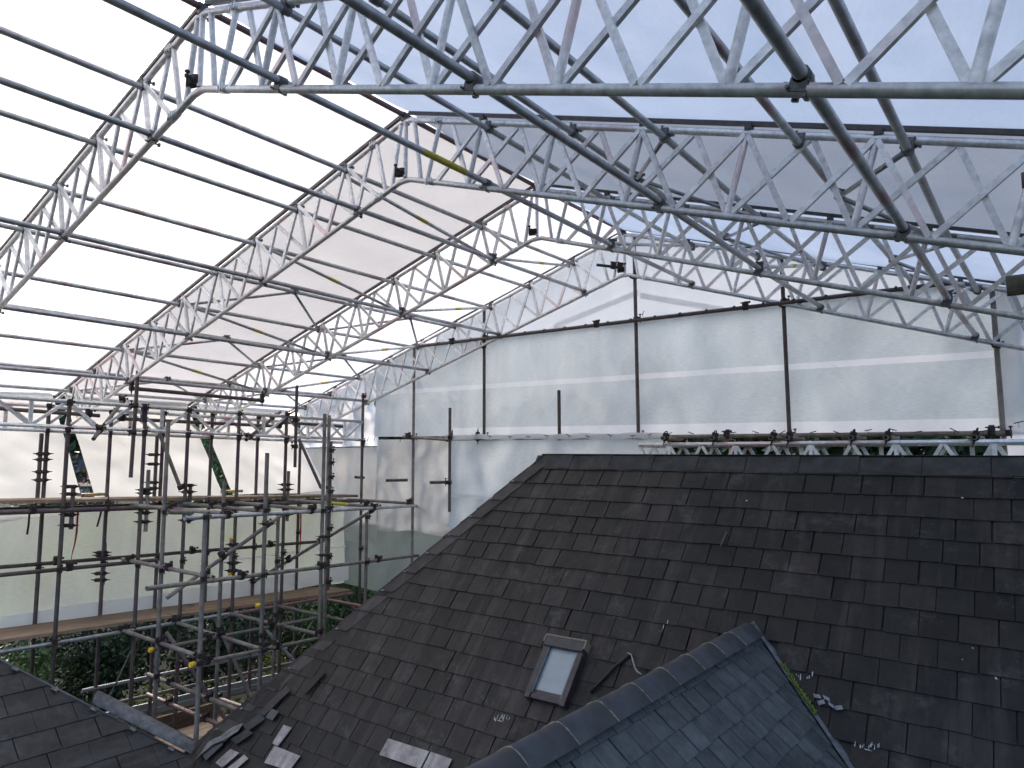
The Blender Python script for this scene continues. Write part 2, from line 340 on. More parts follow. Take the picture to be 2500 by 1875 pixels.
# purlins
UL_X = [.817, 1.59, 2.33, 3.07, 3.91, 4.6, 5.36, 6.2, 6.93]; UR_X = [.986, 1.80, 2.53, 3.40, 3.97, 4.75]
LL_X = [.6296, 2.157, 3.661, 5.151]; LR_X = [.939, 2.457, 3.897]
def purlin(fn, x, off, mat, label, grp, y0=-2.3, r=.0242, name='purlin'):
    pts = []
    e0 = fn(0, x, off); e0 = V((e0.x, y0, e0.z)); pts = [e0]+[fn(k, x, off) for k in range(4)]
    b = MB(); b.tube(pts, r, 12); o = b.ob(name, mat, origin=pts[0]); tag(o, label, 'purlin', grp)
    for k in range(4):
        up = (fn(k, x, .1)-fn(k, x, 0)); s = -1 if off > 0 else 1
        coupler(o, pts[k+1], pts[k+1]-pts[k], up*s, 'cross', 'clampgrey', sc=.92)
    return o
for i, x in enumerate(UL_X): purlin(U, -x, -.05, 'galv', 'upper purlin tube under the left roof sheets, '+ORD[i]+' below the ridge', 'purlins of the temporary roof')
for i, x in enumerate(UR_X): purlin(U, x, -.05, 'galv', 'upper purlin tube under the right roof sheets, '+ORD[i]+' below the ridge', 'purlins of the temporary roof')
purlin(U, -.001, .045, 'galvred', 'reddish ridge tube running along the peak of the temporary roof', 'purlins of the temporary roof', name='ridge_tube')
PL = {}
for i, x in enumerate(LL_X):
    PL[i] = purlin(Lo, -x, .045, 'galv', 'lower purlin tube on the bottom chords, '+ORD[i]+' left of the peak', 'purlins of the temporary roof')
for i, x in enumerate(LR_X):
    p = purlin(Lo, x, .045, 'galv', 'lower purlin tube on the bottom chords, '+ORD[i]+' right of the peak', 'purlins of the temporary roof')
    if i == 0:
        b = MB(); a, c = Lo(0, x, .045), Lo(1, x, .045); b.tube([a.lerp(c, .62), a.lerp(c, .86)], .0252, 12, False); b.ob('paint_band', 'yelband', p)
# dark second tube lashed under the fourth lower purlin
b = MB(); a = atx(321, 948, -5.1); c = atx(640, 978, -5.1); b.hollow([a, c], .027); o = b.ob('splice_tube', 'old', origin=a); tag(o, 'dark tube doubled under the lowest left purlin between two trusses', 'scaffold tube')
coupler(o, a, (0, 1, 0), (0, 0, 1), 'pair'); coupler(o, c, (0, 1, 0), (0, 0, 1), 'pair')
# bracing in the roof plane: K braces and knee braces
nL, nR = V((-TL, 0, 1)), V((TR, 0, 1))
def onL(u, v, dz=-.03): return atn(u, v, V((0, 0, dz)), nL)
def onR(u, v, dz=-.03): return atn(u, v, V((0, 0, dz)), nR)
def brace(p, q, label, mat='galv', band=None, r=.019, grp='bracing tubes of the temporary roof'):
    b = MB(); b.tube([p, q], r, 10); o = b.ob('brace_tube', mat, origin=p); tag(o, label, 'brace', grp)
    if band: b = MB(); b.tube([V(p).lerp(q, band), V(p).lerp(q, band+.07)], r+.0012, 10, False); b.ob('paint_band', 'yelband', o)
    d = (V(q)-V(p))
    for e in (p, q): coupler(o, e, d, (0, 0, 1), 'cross', 'clampgrey', sc=.8)
def kpair(k, sg, x0, x1, desc):
    a = U(k, sg*x1, -.06); mid = (U(k, sg*x0, -.06)+U(k+1, sg*x0, -.06))/2; c = U(k+1, sg*x1, -.06)
    brace(a, mid, 'near leg of the K brace '+desc, 'galv', None, .017); brace(mid, c, 'far leg of the K brace '+desc, 'galv', None, .017)
for k, w in ((1, 'grey bay'), (2, 'gable bay')):
    kpair(k, -1, 3.07, 3.91, 'at mid height of the left slope, '+w); kpair(k, -1, 4.6, 5.36, 'low on the left slope, '+w); kpair(k, -1, 6.2, 6.93, 'at the eaves of the left slope, '+w)
    kpair(k, 1, 3.4, 3.97, 'halfway down the right slope, '+w)
    kpair(k, 1, 1.8, 2.53, 'near the peak of the right slope, '+w)
for i, (xa, xb) in enumerate(((.9, .63), (2.33, 2.157), (3.9, 3.66), (5.36, 5.15))):
    brace(U(1, -xa, -.03), Lo(2, -xb, .03), 'long sloping tube with yellow band under the grey bay, '+ORD[i]+' below the peak', 'galv', .45)
    brace(Lo(2, -xb, .06), U(3, -xa, -.03), 'silver sloping tube with yellow band before the gable, '+ORD[i]+' below the peak', 'alu', .55)
brace(Lo(2, .939, .06), U(3, .939, -.03), 'silver sloping tube with yellow band before the gable, right of the peak', 'alu', .5)
brace(Lo(2, 2.457, .06), U(3, 2.45, -.03), 'silver sloping tube with yellow band before the gable, middle of right slope', 'alu', .5)
brace(Lo(2, 3.897, .06), U(3, 3.9, -.03), 'silver sloping tube with yellow band before the gable, low on right slope', 'alu', .5)
# roof sheets
def grid_sheet(name, mat, f, nu, nv, label, cat, amp=0., grp=None, sc=1.3, parent=None):
    b = MB(); vs = []
    for i in range(nu+1):
        for j in range(nv+1):
            p, nrm = f(i/nu, j/nv); w = noise.noise(p*sc)+.5*noise.noise(p*sc*2.7+V((3, 1, 7))); vs.append(p+nrm*w*amp)
    b.add(vs, [(i*(nv+1)+j, (i+1)*(nv+1)+j, (i+1)*(nv+1)+j+1, i*(nv+1)+j+1) for i in range(nu) for j in range(nv)], True)
    o = b.ob(name, mat, parent); return tag(o, label, cat, grp) if parent is None else o
def roof_panel(y0, y1, k0, k1, sg, mat, label):
    e = (-XE_L if sg < 0 else XE_R); a = math.atan(TL if sg < 0 else TR); nrm = V((sg*math.sin(a), 0, math.cos(a)))
    def f(s, t):
        p0, p1 = U(k0, sg*(.004+s*(e-.004)), .072), U(k1, sg*(.004+s*(e-.004)), .072); y = y0+(y1-y0)*t
        p = p0.lerp(p1, t); sag = -.05*math.sin(math.pi*t)
        return V((p.x, y, p.z))+nrm*sag*.6, nrm*(4*t*(1-t))
    grid_sheet('roof_sheet', mat, f, 60, 16, label, 'roof sheet', .03, 'sheets of the temporary roof', 1.1)
g = .02
for sg, w in ((-1, 'left'), (1, 'right')):
    roof_panel(-4.2, YT[0]-g, 0, 0, sg, 'roofsheet', 'white roof sheet overhead in front of the nearest truss, '+w+' slope')
    roof_panel(YT[0]+g, YT[1]-g, 0, 1, sg, 'roofsheet', 'bright white roof sheet between first and second trusses, '+w+' slope')
    roof_panel(YT[1]+g, YT[2]-g, 1, 2, sg, 'greysheet', 'dull grey roof sheet between second and third trusses, '+w+' slope')
    roof_panel(YT[2]+g, YT[3]+.4, 2, 3, sg, 'roofsheet', 'bright white roof sheet next to the gable, '+w+' slope')

# ------------------------------------------------------------------ gable end
YG = 6.13
def planeY(pts, y): return [V((p.x, y, p.z)) for p in pts]
G1 = [aty(890, 858, 6.05), aty(2454, 672, 6.05)]; G2a = aty(1000, 1068, 6.0); G2b = aty(2454, 1057, 6.0)
def zl(a, b, x): return a.z+(b.z-a.z)*(x-a.x)/(b.x-a.x)
def ztop(x): return U(3, x, .06).z
def gsheet(x0, x1, zb, zt, y, mat, label, amp=.02, nu=60, nv=30, sc=1.2, fold=0.):
    def f(s, t):
        x = x0+(x1-x0)*s; a, c = zb(x), zt(x); z = a+(c-a)*t
        return V((x, y+fold*math.sin(x*9+3*noise.noise(V((x, z*.4, 2))))*(.3+.7*t), z)), V((0, 1, 0))
    return tag(grid_sheet('wall_sheet', mat, f, nu, nv, None, None, amp, None, sc), label, 'wall sheet')
g1z = lambda x: zl(G1[0], G1[1], x); g2z = lambda x: zl(G2a, G2b, x)
XC = -5.05
su = gsheet(-3.6, 5.6, lambda x: min(g1z(x)-.04, ztop(x)-.01), ztop, YG+.06, 'roofsheet', 'triangular white sheet filling the top of the gable under the peak', .02)
J1, J2 = aty(895, 962, YG), aty(2400, 866, YG); jz = lambda x: zl(J1, J2, x)
sm = empty('wall_sheet', (0, YG, g2z(0)), 'wide translucent sheet across the middle of the gable wall', 'wall sheet')
def gpanel(par, name, mat, x0, x1, zb, zt, y, amp=.035, nu=90, nv=24, sc=1.0):
    def f(s, t): x = x0+(x1-x0)*s; a, c = zb(x), zt(x); return V((x, y, a+(c-a)*t)), V((0, 1, 0))
    return grid_sheet(name, mat, f, nu, nv, None, None, amp, None, sc, par)
gpanel(sm, 'lower_panel', 'gablesheet', XC, 4.25, lambda x: g2z(x)+(.15 if x > -3.2 else .02), lambda x: jz(x)-.036, YG)
gpanel(sm, 'joint_band', 'bandsheet', XC, 4.25, lambda x: jz(x)-.036, lambda x: jz(x)+.036, YG, .035, 90, 4)
gpanel(sm, 'upper_panel', 'gablesheet', XC, 4.25, lambda x: jz(x)+.036, lambda x: max(jz(x)+.04, min(g1z(x)+.03, ztop(x))), YG)
gpanel(sm, 'hem', 'bandsheet', -3.2, 4.25, lambda x: g2z(x)-.0, lambda x: g2z(x)+.15, YG, .035, 90, 4)
def strip(par, x0, x1, zf, h, y, mat='bandsheet', name='joint_band', nu=40):
    def f(s, t): x = x0+(x1-x0)*s; return V((x, y, zf(x)+h*(t-.5))), V((0, 1, 0))
    return grid_sheet(name, mat, f, nu, 2, None, None, .003, None, 1.2, par)
K1, K2, K3 = aty(1330, 805, YG), aty(1545, 718, YG), aty(1770, 757, YG)
strip(su, -1.25, .13, lambda x: zl(K1, K2, x), .08, YG+.02, name='joint_band'); strip(su, .16, 1.3, lambda x: zl(K2, K3, x), .08, YG+.02, name='joint_band')
gsheet(4.05, 5.7, lambda x: -3.1, lambda x: ztop(x)-.02, YG-.03, 'bandsheet', 'white overlapping sheet strip right of the last gable upright', .05, 20, 20)
H1 = aty(885, 1290, 6.1).z
gsheet(-4.98, -3.25, lambda x: H1-.03*math.sin(x*5)+.0, lambda x: g2z(x)-.03, YG+.0, 'oldsheet', 'stained creamy sheet below the gable tube, left of the new white sheet', .07, 40, 30, 1.8)
BZ = lambda x: -5.26-.055*(x+6.1)
gsheet(-5.9, -2.2, BZ, lambda x: H1+.12, YG+.07, 'lowsheet', 'lowest grey green sheet at the far corner above the garden', .04, 40, 24, 1.4)
sn = gsheet(-3.22, .55, lambda x: -4.9, lambda x: g2z(x)-.01, YG-.07, 'gablesheet', 'newer white sheet hanging below the gable tube behind the slate ridge', .05, 60, 30, 1.5, .012)
strip(sn, -3.2, .55, lambda x: g2z(x)+.006*math.sin(x*7)+.004*math.sin(x*17)-.005, .075, 5.935, 'bandsheet', 'top_fold', 90)
strip(sn, -3.2, -1.2, lambda x: -3.62-.03*(x+3.2), .06, YG-.135); strip(sn, -3.2, -2.0, lambda x: -4.1-.04*(x+3.2), .05, YG-.135, name='patch')
# crumpled return sheet at the corner
def fcr(s, t):
    x = XC-.05-(2.2)*s; zt = min(ztop(x), -1.3-.5*s); z = -2.82+(zt+2.82)*t
    return V((x, 6.2+.05*math.sin(x*14+z*5), z)), V((0, 1, 0))
grid_sheet('wall_sheet', 'wallsheet', fcr, 50, 30, 'crumpled loose sheet at the corner where the eaves meet the gable', 'wall sheet', .16, None, 2.6)
def fret(s, t): return V((-5.85+.02*s+.7*s, 6.16, -2.83-(1.0)*t)), V((0, 1, 0))
grid_sheet('wall_sheet', 'oldsheet', lambda s, t: (V((-7.3+2.3*s, 6.16, -2.84-.95*t)), V((0, 1, 0))), 30, 16, 'creamy sheet at the far corner between eaves beam and upper walkway', 'wall sheet', .05, None, 1.8)
grid_sheet('wall_sheet', 'oldsheet', lambda s, t: (V((-5.85+.85*s, 6.15, -3.75-.75*t)), V((0, 1, 0))), 16, 16, 'stained sheet at the far corner below the upper walkway', 'wall sheet', .06, None, 2.)
# uprights of the gable
GP = [(1011, 900, 842, 1500, 'oldgrey', 'gable upright nearest the eaves corner, rising to the truss'), (1182, 900, 757, 1064, 'old', 'brown gable upright left of the short stub tube'),
      (1555, 900, 575, 1066, 'old', 'central gable upright under the peak'), (1920, 900, 628, 1140, 'old', 'gable upright right of the peak'), (2437, 900, 712, 1120, 'oldgrey', 'last gable upright at the right edge')]
gp = []
for u, vr, vt, vb, mt_, lab in GP:
    p = aty(u, vr, 6.075); o = pole('gable_standard', V((p.x, p.y, zof(p.x, p.y, vb))), V((p.x, p.y, zof(p.x, p.y, vt))), mt_, lab, 'scaffold tube', 'gable uprights'); gp.append(o)
    for zz in (g1z(p.x), g2z(p.x)): coupler(o, V((p.x, p.y, zz)), (0, 0, 1), (1, -.4, 0), 'cross')
    if u > 1100: coupler(o, V((p.x, p.y, Lo(3, p.x).z)), (0, 0, 1), (0, -1, 0), 'cross')
b = MB(); p = aty(1098, 1100, 5.93); o = pole('stub_tube', V((p.x, p.y, zof(p.x, p.y, 1250))), V((p.x, p.y, zof(p.x, p.y, 996))), 'old', 'short open-ended upright in front of the sheets, left of centre', group='gable uprights')
coupler(o, V((p.x, p.y, g2z(p.x)-.01)), (0, 0, 1), (1, -1, 0)); coupler(o, V((p.x, p.y, zof(p.x, p.y, 1178))), (0, 0, 1), (-1, -.5, 0))
p = aty(1365, 1000, 5.97); o = pole('stub_tube', V((p.x, p.y, zof(p.x, p.y, 1075))), V((p.x, p.y, zof(p.x, p.y, 953))), 'old', 'short open-ended upright in front of the sheets, below the peak', group='gable uprights')
def ledger(p, q, mat, label, grp, r=.0242, name='ledger', cp=()):
    p, q = V(p), V(q); b = MB(); b.hollow([p, q], r); o = b.ob(name, mat, origin=p); tag(o, label, 'scaffold tube', grp)
    for t, k in cp: coupler(o, p.lerp(q, t), q-p, (0, 0, 1) if k != 'ring' else (0, -1, .2), k)
    return o
def toggle(par, p, d=(.03, -.02, .03)):
    b = MB(); b.tube([V(p)-V(d), V(p)+V(d)], .005, 6); b.tube([V(p), V(p)+V((0, -.005, -.05))], .002, 4); b.ob('sheet_tie', 'black', par)
o = ledger(aty(1020, 846, 6.0), aty(2330, 690, 6.0), 'old', 'dark sloping rail tied across the gable sheets below the peak', 'gable rails', cp=((.1, 'cross'), (.45, 'cross'), (.72, 'cross')))
a, c = aty(1020, 846, 6.05), aty(2330, 690, 6.05)
for i in range(22):
    q = a.lerp(c, (i+.5)/22); b = MB(); dd = (c-a).normalized()*.01; b.tube([q-dd+V((0, -.05, 0)), q+dd+V((0, -.05, 0))], .0275, 10, False); b.ob('strap', 'black', o)
ledger(aty(890, 858, 6.0), aty(1016, 842, 6.0), 'old', 'short dark rail between the two leftmost gable uprights', 'gable rails')
o = ledger(aty(985, 1066, 6.0), aty(1100, 1074, 6.0), 'oldgrey', 'short rail across the left end of the gable sheets', 'gable rails', cp=((.1, 'cross'), (.15, 'ring'), (.95, 'cross')))
o = ledger(aty(1098, 1072, 5.98), aty(2454, 1057, 5.98), 'oldgrey', 'long rail along the foot of the wide gable sheet', 'gable rails', cp=((.08, 'pair'), (.62, 'cross'), (.985, 'cross')))
b = MB(); a, c = aty(1850, 1068, 5.98), aty(1880, 1067, 5.98); b.tube([a, c], .027, 12, False); b.ob('paint_band', 'clamp', o)
for u in [1195, 1245, 1290, 1335, 1388, 1435, 1490, 1545, 1585, 1635, 1687, 1790, 1845, 1910, 1985, 2043, 2080, 2120, 2180, 2242, 2330, 2400]:
    p = aty(u, 1066 if u < 1620 else 1062-(u-1600)*.011, 5.93); toggle(sm if u > 1600 else sn, p+V((0, 0, random.uniform(.0, .03))), (random.choice((-1, 1))*.035, -.01, random.uniform(.0, .022)))
for u, v in ((1570, 764), (898, 1072), (915, 1070), (978, 1072)): toggle(sm, aty(u, v, 6.0), (.015, 0, .03))
toggle(sm, aty(2487, 1031, 6.0), (.04, 0, .01))
# horizontal stubs poking through the low sheets
for i, (a, c, nm) in enumerate((((868, 1165), (888, 1166), 'leftmost'), ((942, 1173), (995, 1172), 'middle'), ((1050, 1178), (1097, 1177), 'rightmost'))):
    ledger(aty(*a, 5.75), aty(*c, 6.05), 'old', nm+' short stub tube poking through the creamy corner sheets', 'stub tubes', name='stub_tube')
# stub torch-like tube clamped at the far apex
a = Lo(3, -.14, .11)+V((-.1, -.28, .05)); c = Lo(3, .0, .09)+V((0, -.03, 0)); o = ledger(a, c, 'black', 'short dark tube clamped to the peak of the farthest truss', None, .02, 'stub_tube', ((.65, 'cross'), (.92, 'cross')))
# beam at the foot of the gable behind the slate ridge, boards behind it
def lattice(P, Q, h, label, mat='alu', half=.36, name='lattice_beam', grp=None, flip=0, vert=2, r=.0242):
    P, Q = V(P), V(Q); t = empty(name, P-V((0, 0, h)), label, 'lattice beam', grp); dn = V((0, 0, -h))
    b = MB(); b.tube([P, Q], r); b.ob('top_chord', mat, t); b = MB(); b.tube([P+dn, Q+dn], r); b.ob('bottom_chord', mat, t)
    n_ = int((Q-P).length/half); u = (Q-P)/n_; side = u.normalized().cross(V((0, 0, 1)))
    for i in range(n_):
        a = P+u*i; c = P+u*(i+1)
        if (i+flip) % 2: a, c = a+dn, c
        else: c = c+dn
        d = (c-a).normalized()*.02; b = MB(); b.bar(a+d, c-d, .034, .026, side); b.ob('brace', mat, t)
        if i % (2*vert) == vert:
            p = P+u*i; b = MB(); b.bar(p-V((0, 0, .02)), p+dn+V((0, 0, .02)), .04, .03, side); b.ob('post', mat, t)
    return t
t = lattice(aty(1560, 1086, 5.72), aty(2560, 1077, 5.72), .36, 'pinkish silver lattice beam just behind the slate ridge', 'alu', .2, vert=2)
lattice(aty(1560, 1089, 5.98), aty(2560, 1081, 5.98), .36, 'second lattice beam deeper behind the slate ridge', 'alu', .2, flip=1)
for i, u in enumerate([1622, 1742, 1885, 1925, 2080, 2165, 2380]):
    p = aty(u, 1078, 5.68); o = ledger(p+V((0, -.06, .04)), p+V((.03, .45, .04)), 'oldgrey', 'stub end of cross tube above the beam behind the ridge, '+ORD[i]+' from the left', 'cross tube ends over the gable beam', name='cross_tube', cp=((.15, 'ring'),))
for i, y in enumerate((5.82, 6.0)):
    a, c = aty(1600, 1079, y), aty(2430, 1071, y); b = MB(); b.box((a+c)/2-V((0, 0, .03)), (c-a)/2, (0, .08, 0), (0, 0, .018)); o = b.ob('scaffold_board', 'newwood'); tag(o, ('near' if i == 0 else 'far')+' scaffold board lying behind the slate ridge', 'scaffold board', 'boards behind the ridge')

# ------------------------------------------------------------------ eaves scaffold on the left
GZ = -9.5
XO, XI, XM = -5.72, -5.0, -4.0
def std(plane, u, vr, vt, vb, mat, label, cps=(), grp='uprights of the eaves scaffold', name='standard', kind='cross', r=.0242):
    p = atf(u, vr) if plane == 'f' else atx(u, vr, plane)
    zt = zof(p.x, p.y, vt); zb = GZ if vb is None else zof(p.x, p.y, vb)
    o = pole(name, V((p.x, p.y, zb)), V((p.x, p.y, zt)), mat, label, group=grp, r=r)
    for c in cps:
        v, k = c if isinstance(c, tuple) else (c, kind)
        coupler(o, V((p.x, p.y, zof(p.x, p.y, v))), (0, 0, 1), (.8, .6, 0) if k == 'pair' else (1, -.3, 0), k, 'clamp', sc=.84)
    return o
inner = [(166, 974), (353, 989), (459, 994), (583, 1003), (699, 1004), (885, 960)]
for i, (u, vt) in enumerate(inner):
    std(XI, u, 1050, vt, None, 'old', 'rusty upright in the row nearer the walkway edge, '+ORD[i]+' from the left', [vt+8, (1050+i*7, 'ring'), 1048+i*6, 1242, 1390-i*10, 1565-i*18])
b = MB(); p = atx(351, 1008, XI); b.box(p, (.028, 0, 0), (0, .03, 0), (0, 0, .12)); o = b.ob('tube_sleeve', plain('purple', (.055, .03, .06), .6)); tag(o, 'purple sleeve clamped round the top of a rusty upright', 'sleeve')
outer = [(113, 985), (267, 1000), (396, 1003), (515, 1008), (628, 1014)]
for i, (u, vt) in enumerate(outer):
    std(XO, u, 1100, vt, None, 'old', 'dark upright against the hanging sheets, '+ORD[i]+' from the left', [vt+6, (1052+i*5, 'ring'), 1388-i*13])
std(XO, 731, 1150, 1075, None, 'old', 'dark upright against the hanging sheets, nearest the gable corner', [1300])
# short tubes doubled onto uprights with swivel couplers
PAIR = [(XO, 99, 1100, 1058, 1224, (1108, 1122, 1152, 1172), 'old', 'short tube doubled beside the leftmost upright, above the upper walkway'),
        (XO, 382, 1100, 1060, 1216, (1110, 1133, 1178, 1192), 'old', 'short tube doubled beside the third upright, against the hanging sheets'),
        (XI, 176, 1240, 1184, 1292, (1188, 1206, 1257, 1283), 'old', 'short tube doubled beside the first walkway upright, across the upper boards'),
        (XI, 359, 1220, 1147, 1298, (1196, 1204, 1252, 1274), 'oldgrey', 'short tube doubled beside the second walkway upright, across the upper boards'),
        (XI, 463, 1230, 1182, 1278, (1185, 1201, 1270), 'old', 'short tube doubled beside the third walkway upright, across the upper boards'),
        (XI, 703, 1200, 1150, 1272, (1183, 1195, 1257), 'oldgrey', 'short tube doubled beside the fifth walkway upright, across the upper boards'),
        (XO, 254, 1370, 1326, 1428, (1349, 1356, 1400, 1416), 'oldgrey', 'short tube doubled on an upright beside the lower left sheet'),
        (XI, 564, 1350, 1313, 1403, (1329, 1374, 1393), 'oldgrey', 'short yellow-capped tube doubled on the fourth walkway upright')]
for pl, u, vr, vt, vb, cps, mt_, lab in PAIR:
    o = std(pl, u, vr, vt, vb, mt_, lab, [], 'short doubled tubes')
    p = atx(u, vr, pl); sgn = -1 if u in (99, 385, 564) else 1
    for v in cps: coupler(o, V((p.x-(0 if sgn < 0 else .056), p.y-(0 if sgn < 0 else .042), zof(p.x, p.y, v))), (0, 0, 1), (.8, .6, 0), 'pair', 'clamp')
    if u == 564:
        for v in (vt+2, vb-2): b = MB(); z = zof(p.x, p.y, v); b.tube([(p.x, p.y, z-.02), (p.x, p.y, z+.02)], .028); b.ob('end_cap', 'yellow', o)
mid = [(403, 1200, 1029, 1775, 'oldgrey', 'tall upright with open top, left of the platform bay', (1250, 1392, 1560, 1650)), (545, 1250, 1176, 1806, 'oldgrey', 'upright with open top standing on the low boards', (1232, 1357, 1535)),
       (678, 1300, 1252, None, 'oldgrey', 'thin grey upright behind the diagonal braces', (1370, 1500)), (802, 1100, 1014, None, 'oldgrey', 'right one of the tall pair of open uprights', (1190, 1240, 1375))]
for u, vr, vt, vb, mt_, lab, cps in mid: std(XM, u, vr, vt, vb, mt_, lab, cps)
for u, vr, vt, vb, mt_, lab, cps in [(501, 1275, 1250, 1830, 'oldgrey', 'thick front upright ending at the slate valley', (1262, 1413, 1600, 1618)), (651, 1150, 1106, None, 'oldgrey', 'front upright rising left of the tall pair', (1246, (1279, 'pair'), 1403, 1550, (1570, 'pair'), (1585, 'pair'))),
      (791, 1100, 1010, None, 'oldgrey', 'left one of the tall pair of open uprights', (1247, (1310, 'pair'), (1355, 'pair'), (1379, 'pair'), 1540)), (894, 1350, 1251, None, 'oldgrey', 'last front upright before the gable corner', (1262, 1372))]:
    std('f', u, vr, vt, vb, mt_, lab, cps)
o = std('f', 806, 1150, 1078, 1440, 'old', 'rusty studded tube behind the tall pair of uprights', [(v, 'cross') for v in (1100, 1130, 1165, 1200, 1240, 1290, 1360, 1420)])
# tubes hanging from the eaves beams
for a, c, nm in (((337, 905), (319, 1166), 'purple tube hanging below the eaves beam, open at its foot'), ((725, 941), (720, 1141), 'brown tube hanging below the eaves beam near the corner')):
    o = pole('hanging_tube', atx(*c, -4.93), atx(*a, -4.93), 'old', nm, group='hanging tubes')
    for v in (990, 1055): p = atx(a[0]+(c[0]-a[0])*(v-a[1])/(c[1]-a[1]), v if a[0] < 500 else v+35, -4.93); coupler(o, p, (0, 0, 1), (-1, 0, 0))
# eaves beams
P, Q = atx(-120, 960, XI), atx(885, 1030, XI); h = .31
lattice(P, Q, h, 'front lattice beam along the eaves above the upper walkway', 'alu', .37, vert=2, flip=1)
P2 = V((XO, P.y, P.z-.02)); Q2 = V((XO, 5.95, Q.z-.03)); lattice(P2, Q2, h, 'rear lattice beam along the eaves against the hanging sheets', 'alu', .37, vert=2)
GR = 'ledgers of the eaves scaffold'
ledger(atx(-60, 993, -5.3), atx(243, 1015, -5.3), 'old', 'dark tube between the eaves beams, left of the first gap', GR, cp=((.9, 'cross'),))
ledger(atx(288, 1022, -5.3), atx(685, 1041, -5.3), 'old', 'dark tube between the eaves beams, right of the first gap', GR, cp=((.02, 'cross'), (.99, 'cross')))
ledger(atx(680, 1030, -5.3), atx(842, 1042, -5.3), 'old', 'dark tube between the eaves beams next to the corner', GR, cp=((.1, 'cross'),))
ledger(atx(228, 1072, -4.8), atx(303, 975, -5.6), 'oldgrey', 'tilted short tube leaning across the eaves beams at the left', GR, cp=((.95, 'cross'), (.2, 'cross')))
ledger(atx(601, 1074, -4.8), atx(684, 1006, -5.6), 'old', 'tilted short tube leaning across the eaves beams near the corner', GR, cp=((.75, 'cross'), (.1, 'ring')))
a, c = atx(-60, 1253, -4.97), atx(885, 1222, -4.97)
ledger(a, c, 'old', 'dark ledger carrying the inner edge of the upper walkway', GR, .03, cp=((.1, 'cross'), (.25, 'pair'), (.55, 'cross'), (.8, 'cross')))
ledger(V((XO+.05, a.y, a.z)), V((XO+.05, c.y, c.z)), 'old', 'dark ledger carrying the outer edge of the upper walkway', GR)
ledger(atx(-40, 1388, XO+.05), atx(780, 1322, XO+.05), 'old', 'long guard rail in front of the lower left sheet', GR, cp=((.16, 'cross'), (.53, 'cross'), (.8, 'cross')))
ledger(atx(-40, 1408, XI-.05), atx(384, 1367, XI-.05), 'old', 'shorter purple stained guard rail below the long one', GR, cp=((.45, 'cross'),))
ledger(atx(-20, 1596, XI), atx(580, 1495, XI), 'galv', 'grey ledger under the lower walkway, left half', GR)
ledger(atx(578, 1497, XI), atx(860, 1448, XI), 'galvred', 'reddish ledger under the lower walkway, right half', GR)
ledger(atx(200, 1687, XO), atx(700, 1583, XO), 'galv', 'grey ledger low behind the platform bay', GR)
ledger(atx(368, 1587, XM), atx(773, 1509, XM), 'oldgrey', 'yellow-capped ledger below the lower walkway', GR, cp=((.06, 'cross'), (.3, 'cross'), (.68, 'cross')))
ledger(atf(468, 1623), atf(910, 1531), 'oldgrey', 'yellow-capped front ledger running to the slate hip', GR, cp=((.06, 'cross'), (.38, 'cross'), (.72, 'cross')))
ledger(atf(358, 1437), atn(1068, 1350, V((-3.97, 5.95, 0)), V((1, .285, 0))), 'oldgrey', 'long front ledger passing across to the gable sheets', GR, cp=((.21, 'cross'), (.45, 'cross'), (.68, 'cross')))
ledger(atf(451, 1265), atn(1087, 1231, V((-3.97, 5.95, 0)), V((1, .285, 0))), 'galv', 'pale front ledger just under the upper walkway', GR, cp=((.1, 'cross'), (.35, 'cross'), (.6, 'cross'), (.95, 'cross')))
ledger(atf(411, 1250), atf(470, 1251), 'oldgrey', 'short tube end beside the tall left upright', GR)
ledger(atx(210, 1733, XO), atx(790, 1601, XO), 'oldgrey', 'pale handrail above the aluminium toe board', GR)
# aluminium boards with dark red edge
a, c = atx(215, 1742, XO-.1), atx(790, 1612, XO-.1)
for i in range(2):
    b = MB(); off = V((-.0, 0, -.075-.075*i)); b.box((a+c)/2+off, (c-a)/2, (.012+.06*i, 0, 0), (0, 0, .036)); o = b.ob('aluminium_board', 'aluboard'); tag(o, ('upper' if i == 0 else 'lower')+' bluish aluminium board behind the platform bay', 'scaffold board', 'aluminium boards')
    if i == 1: b = MB(); b.box((a+c)/2+off-V((0, 0, .046)), (c-a)/2, (.075, 0, 0), (0, 0, .01)); b.ob('edge_strip', 'galvred', o)
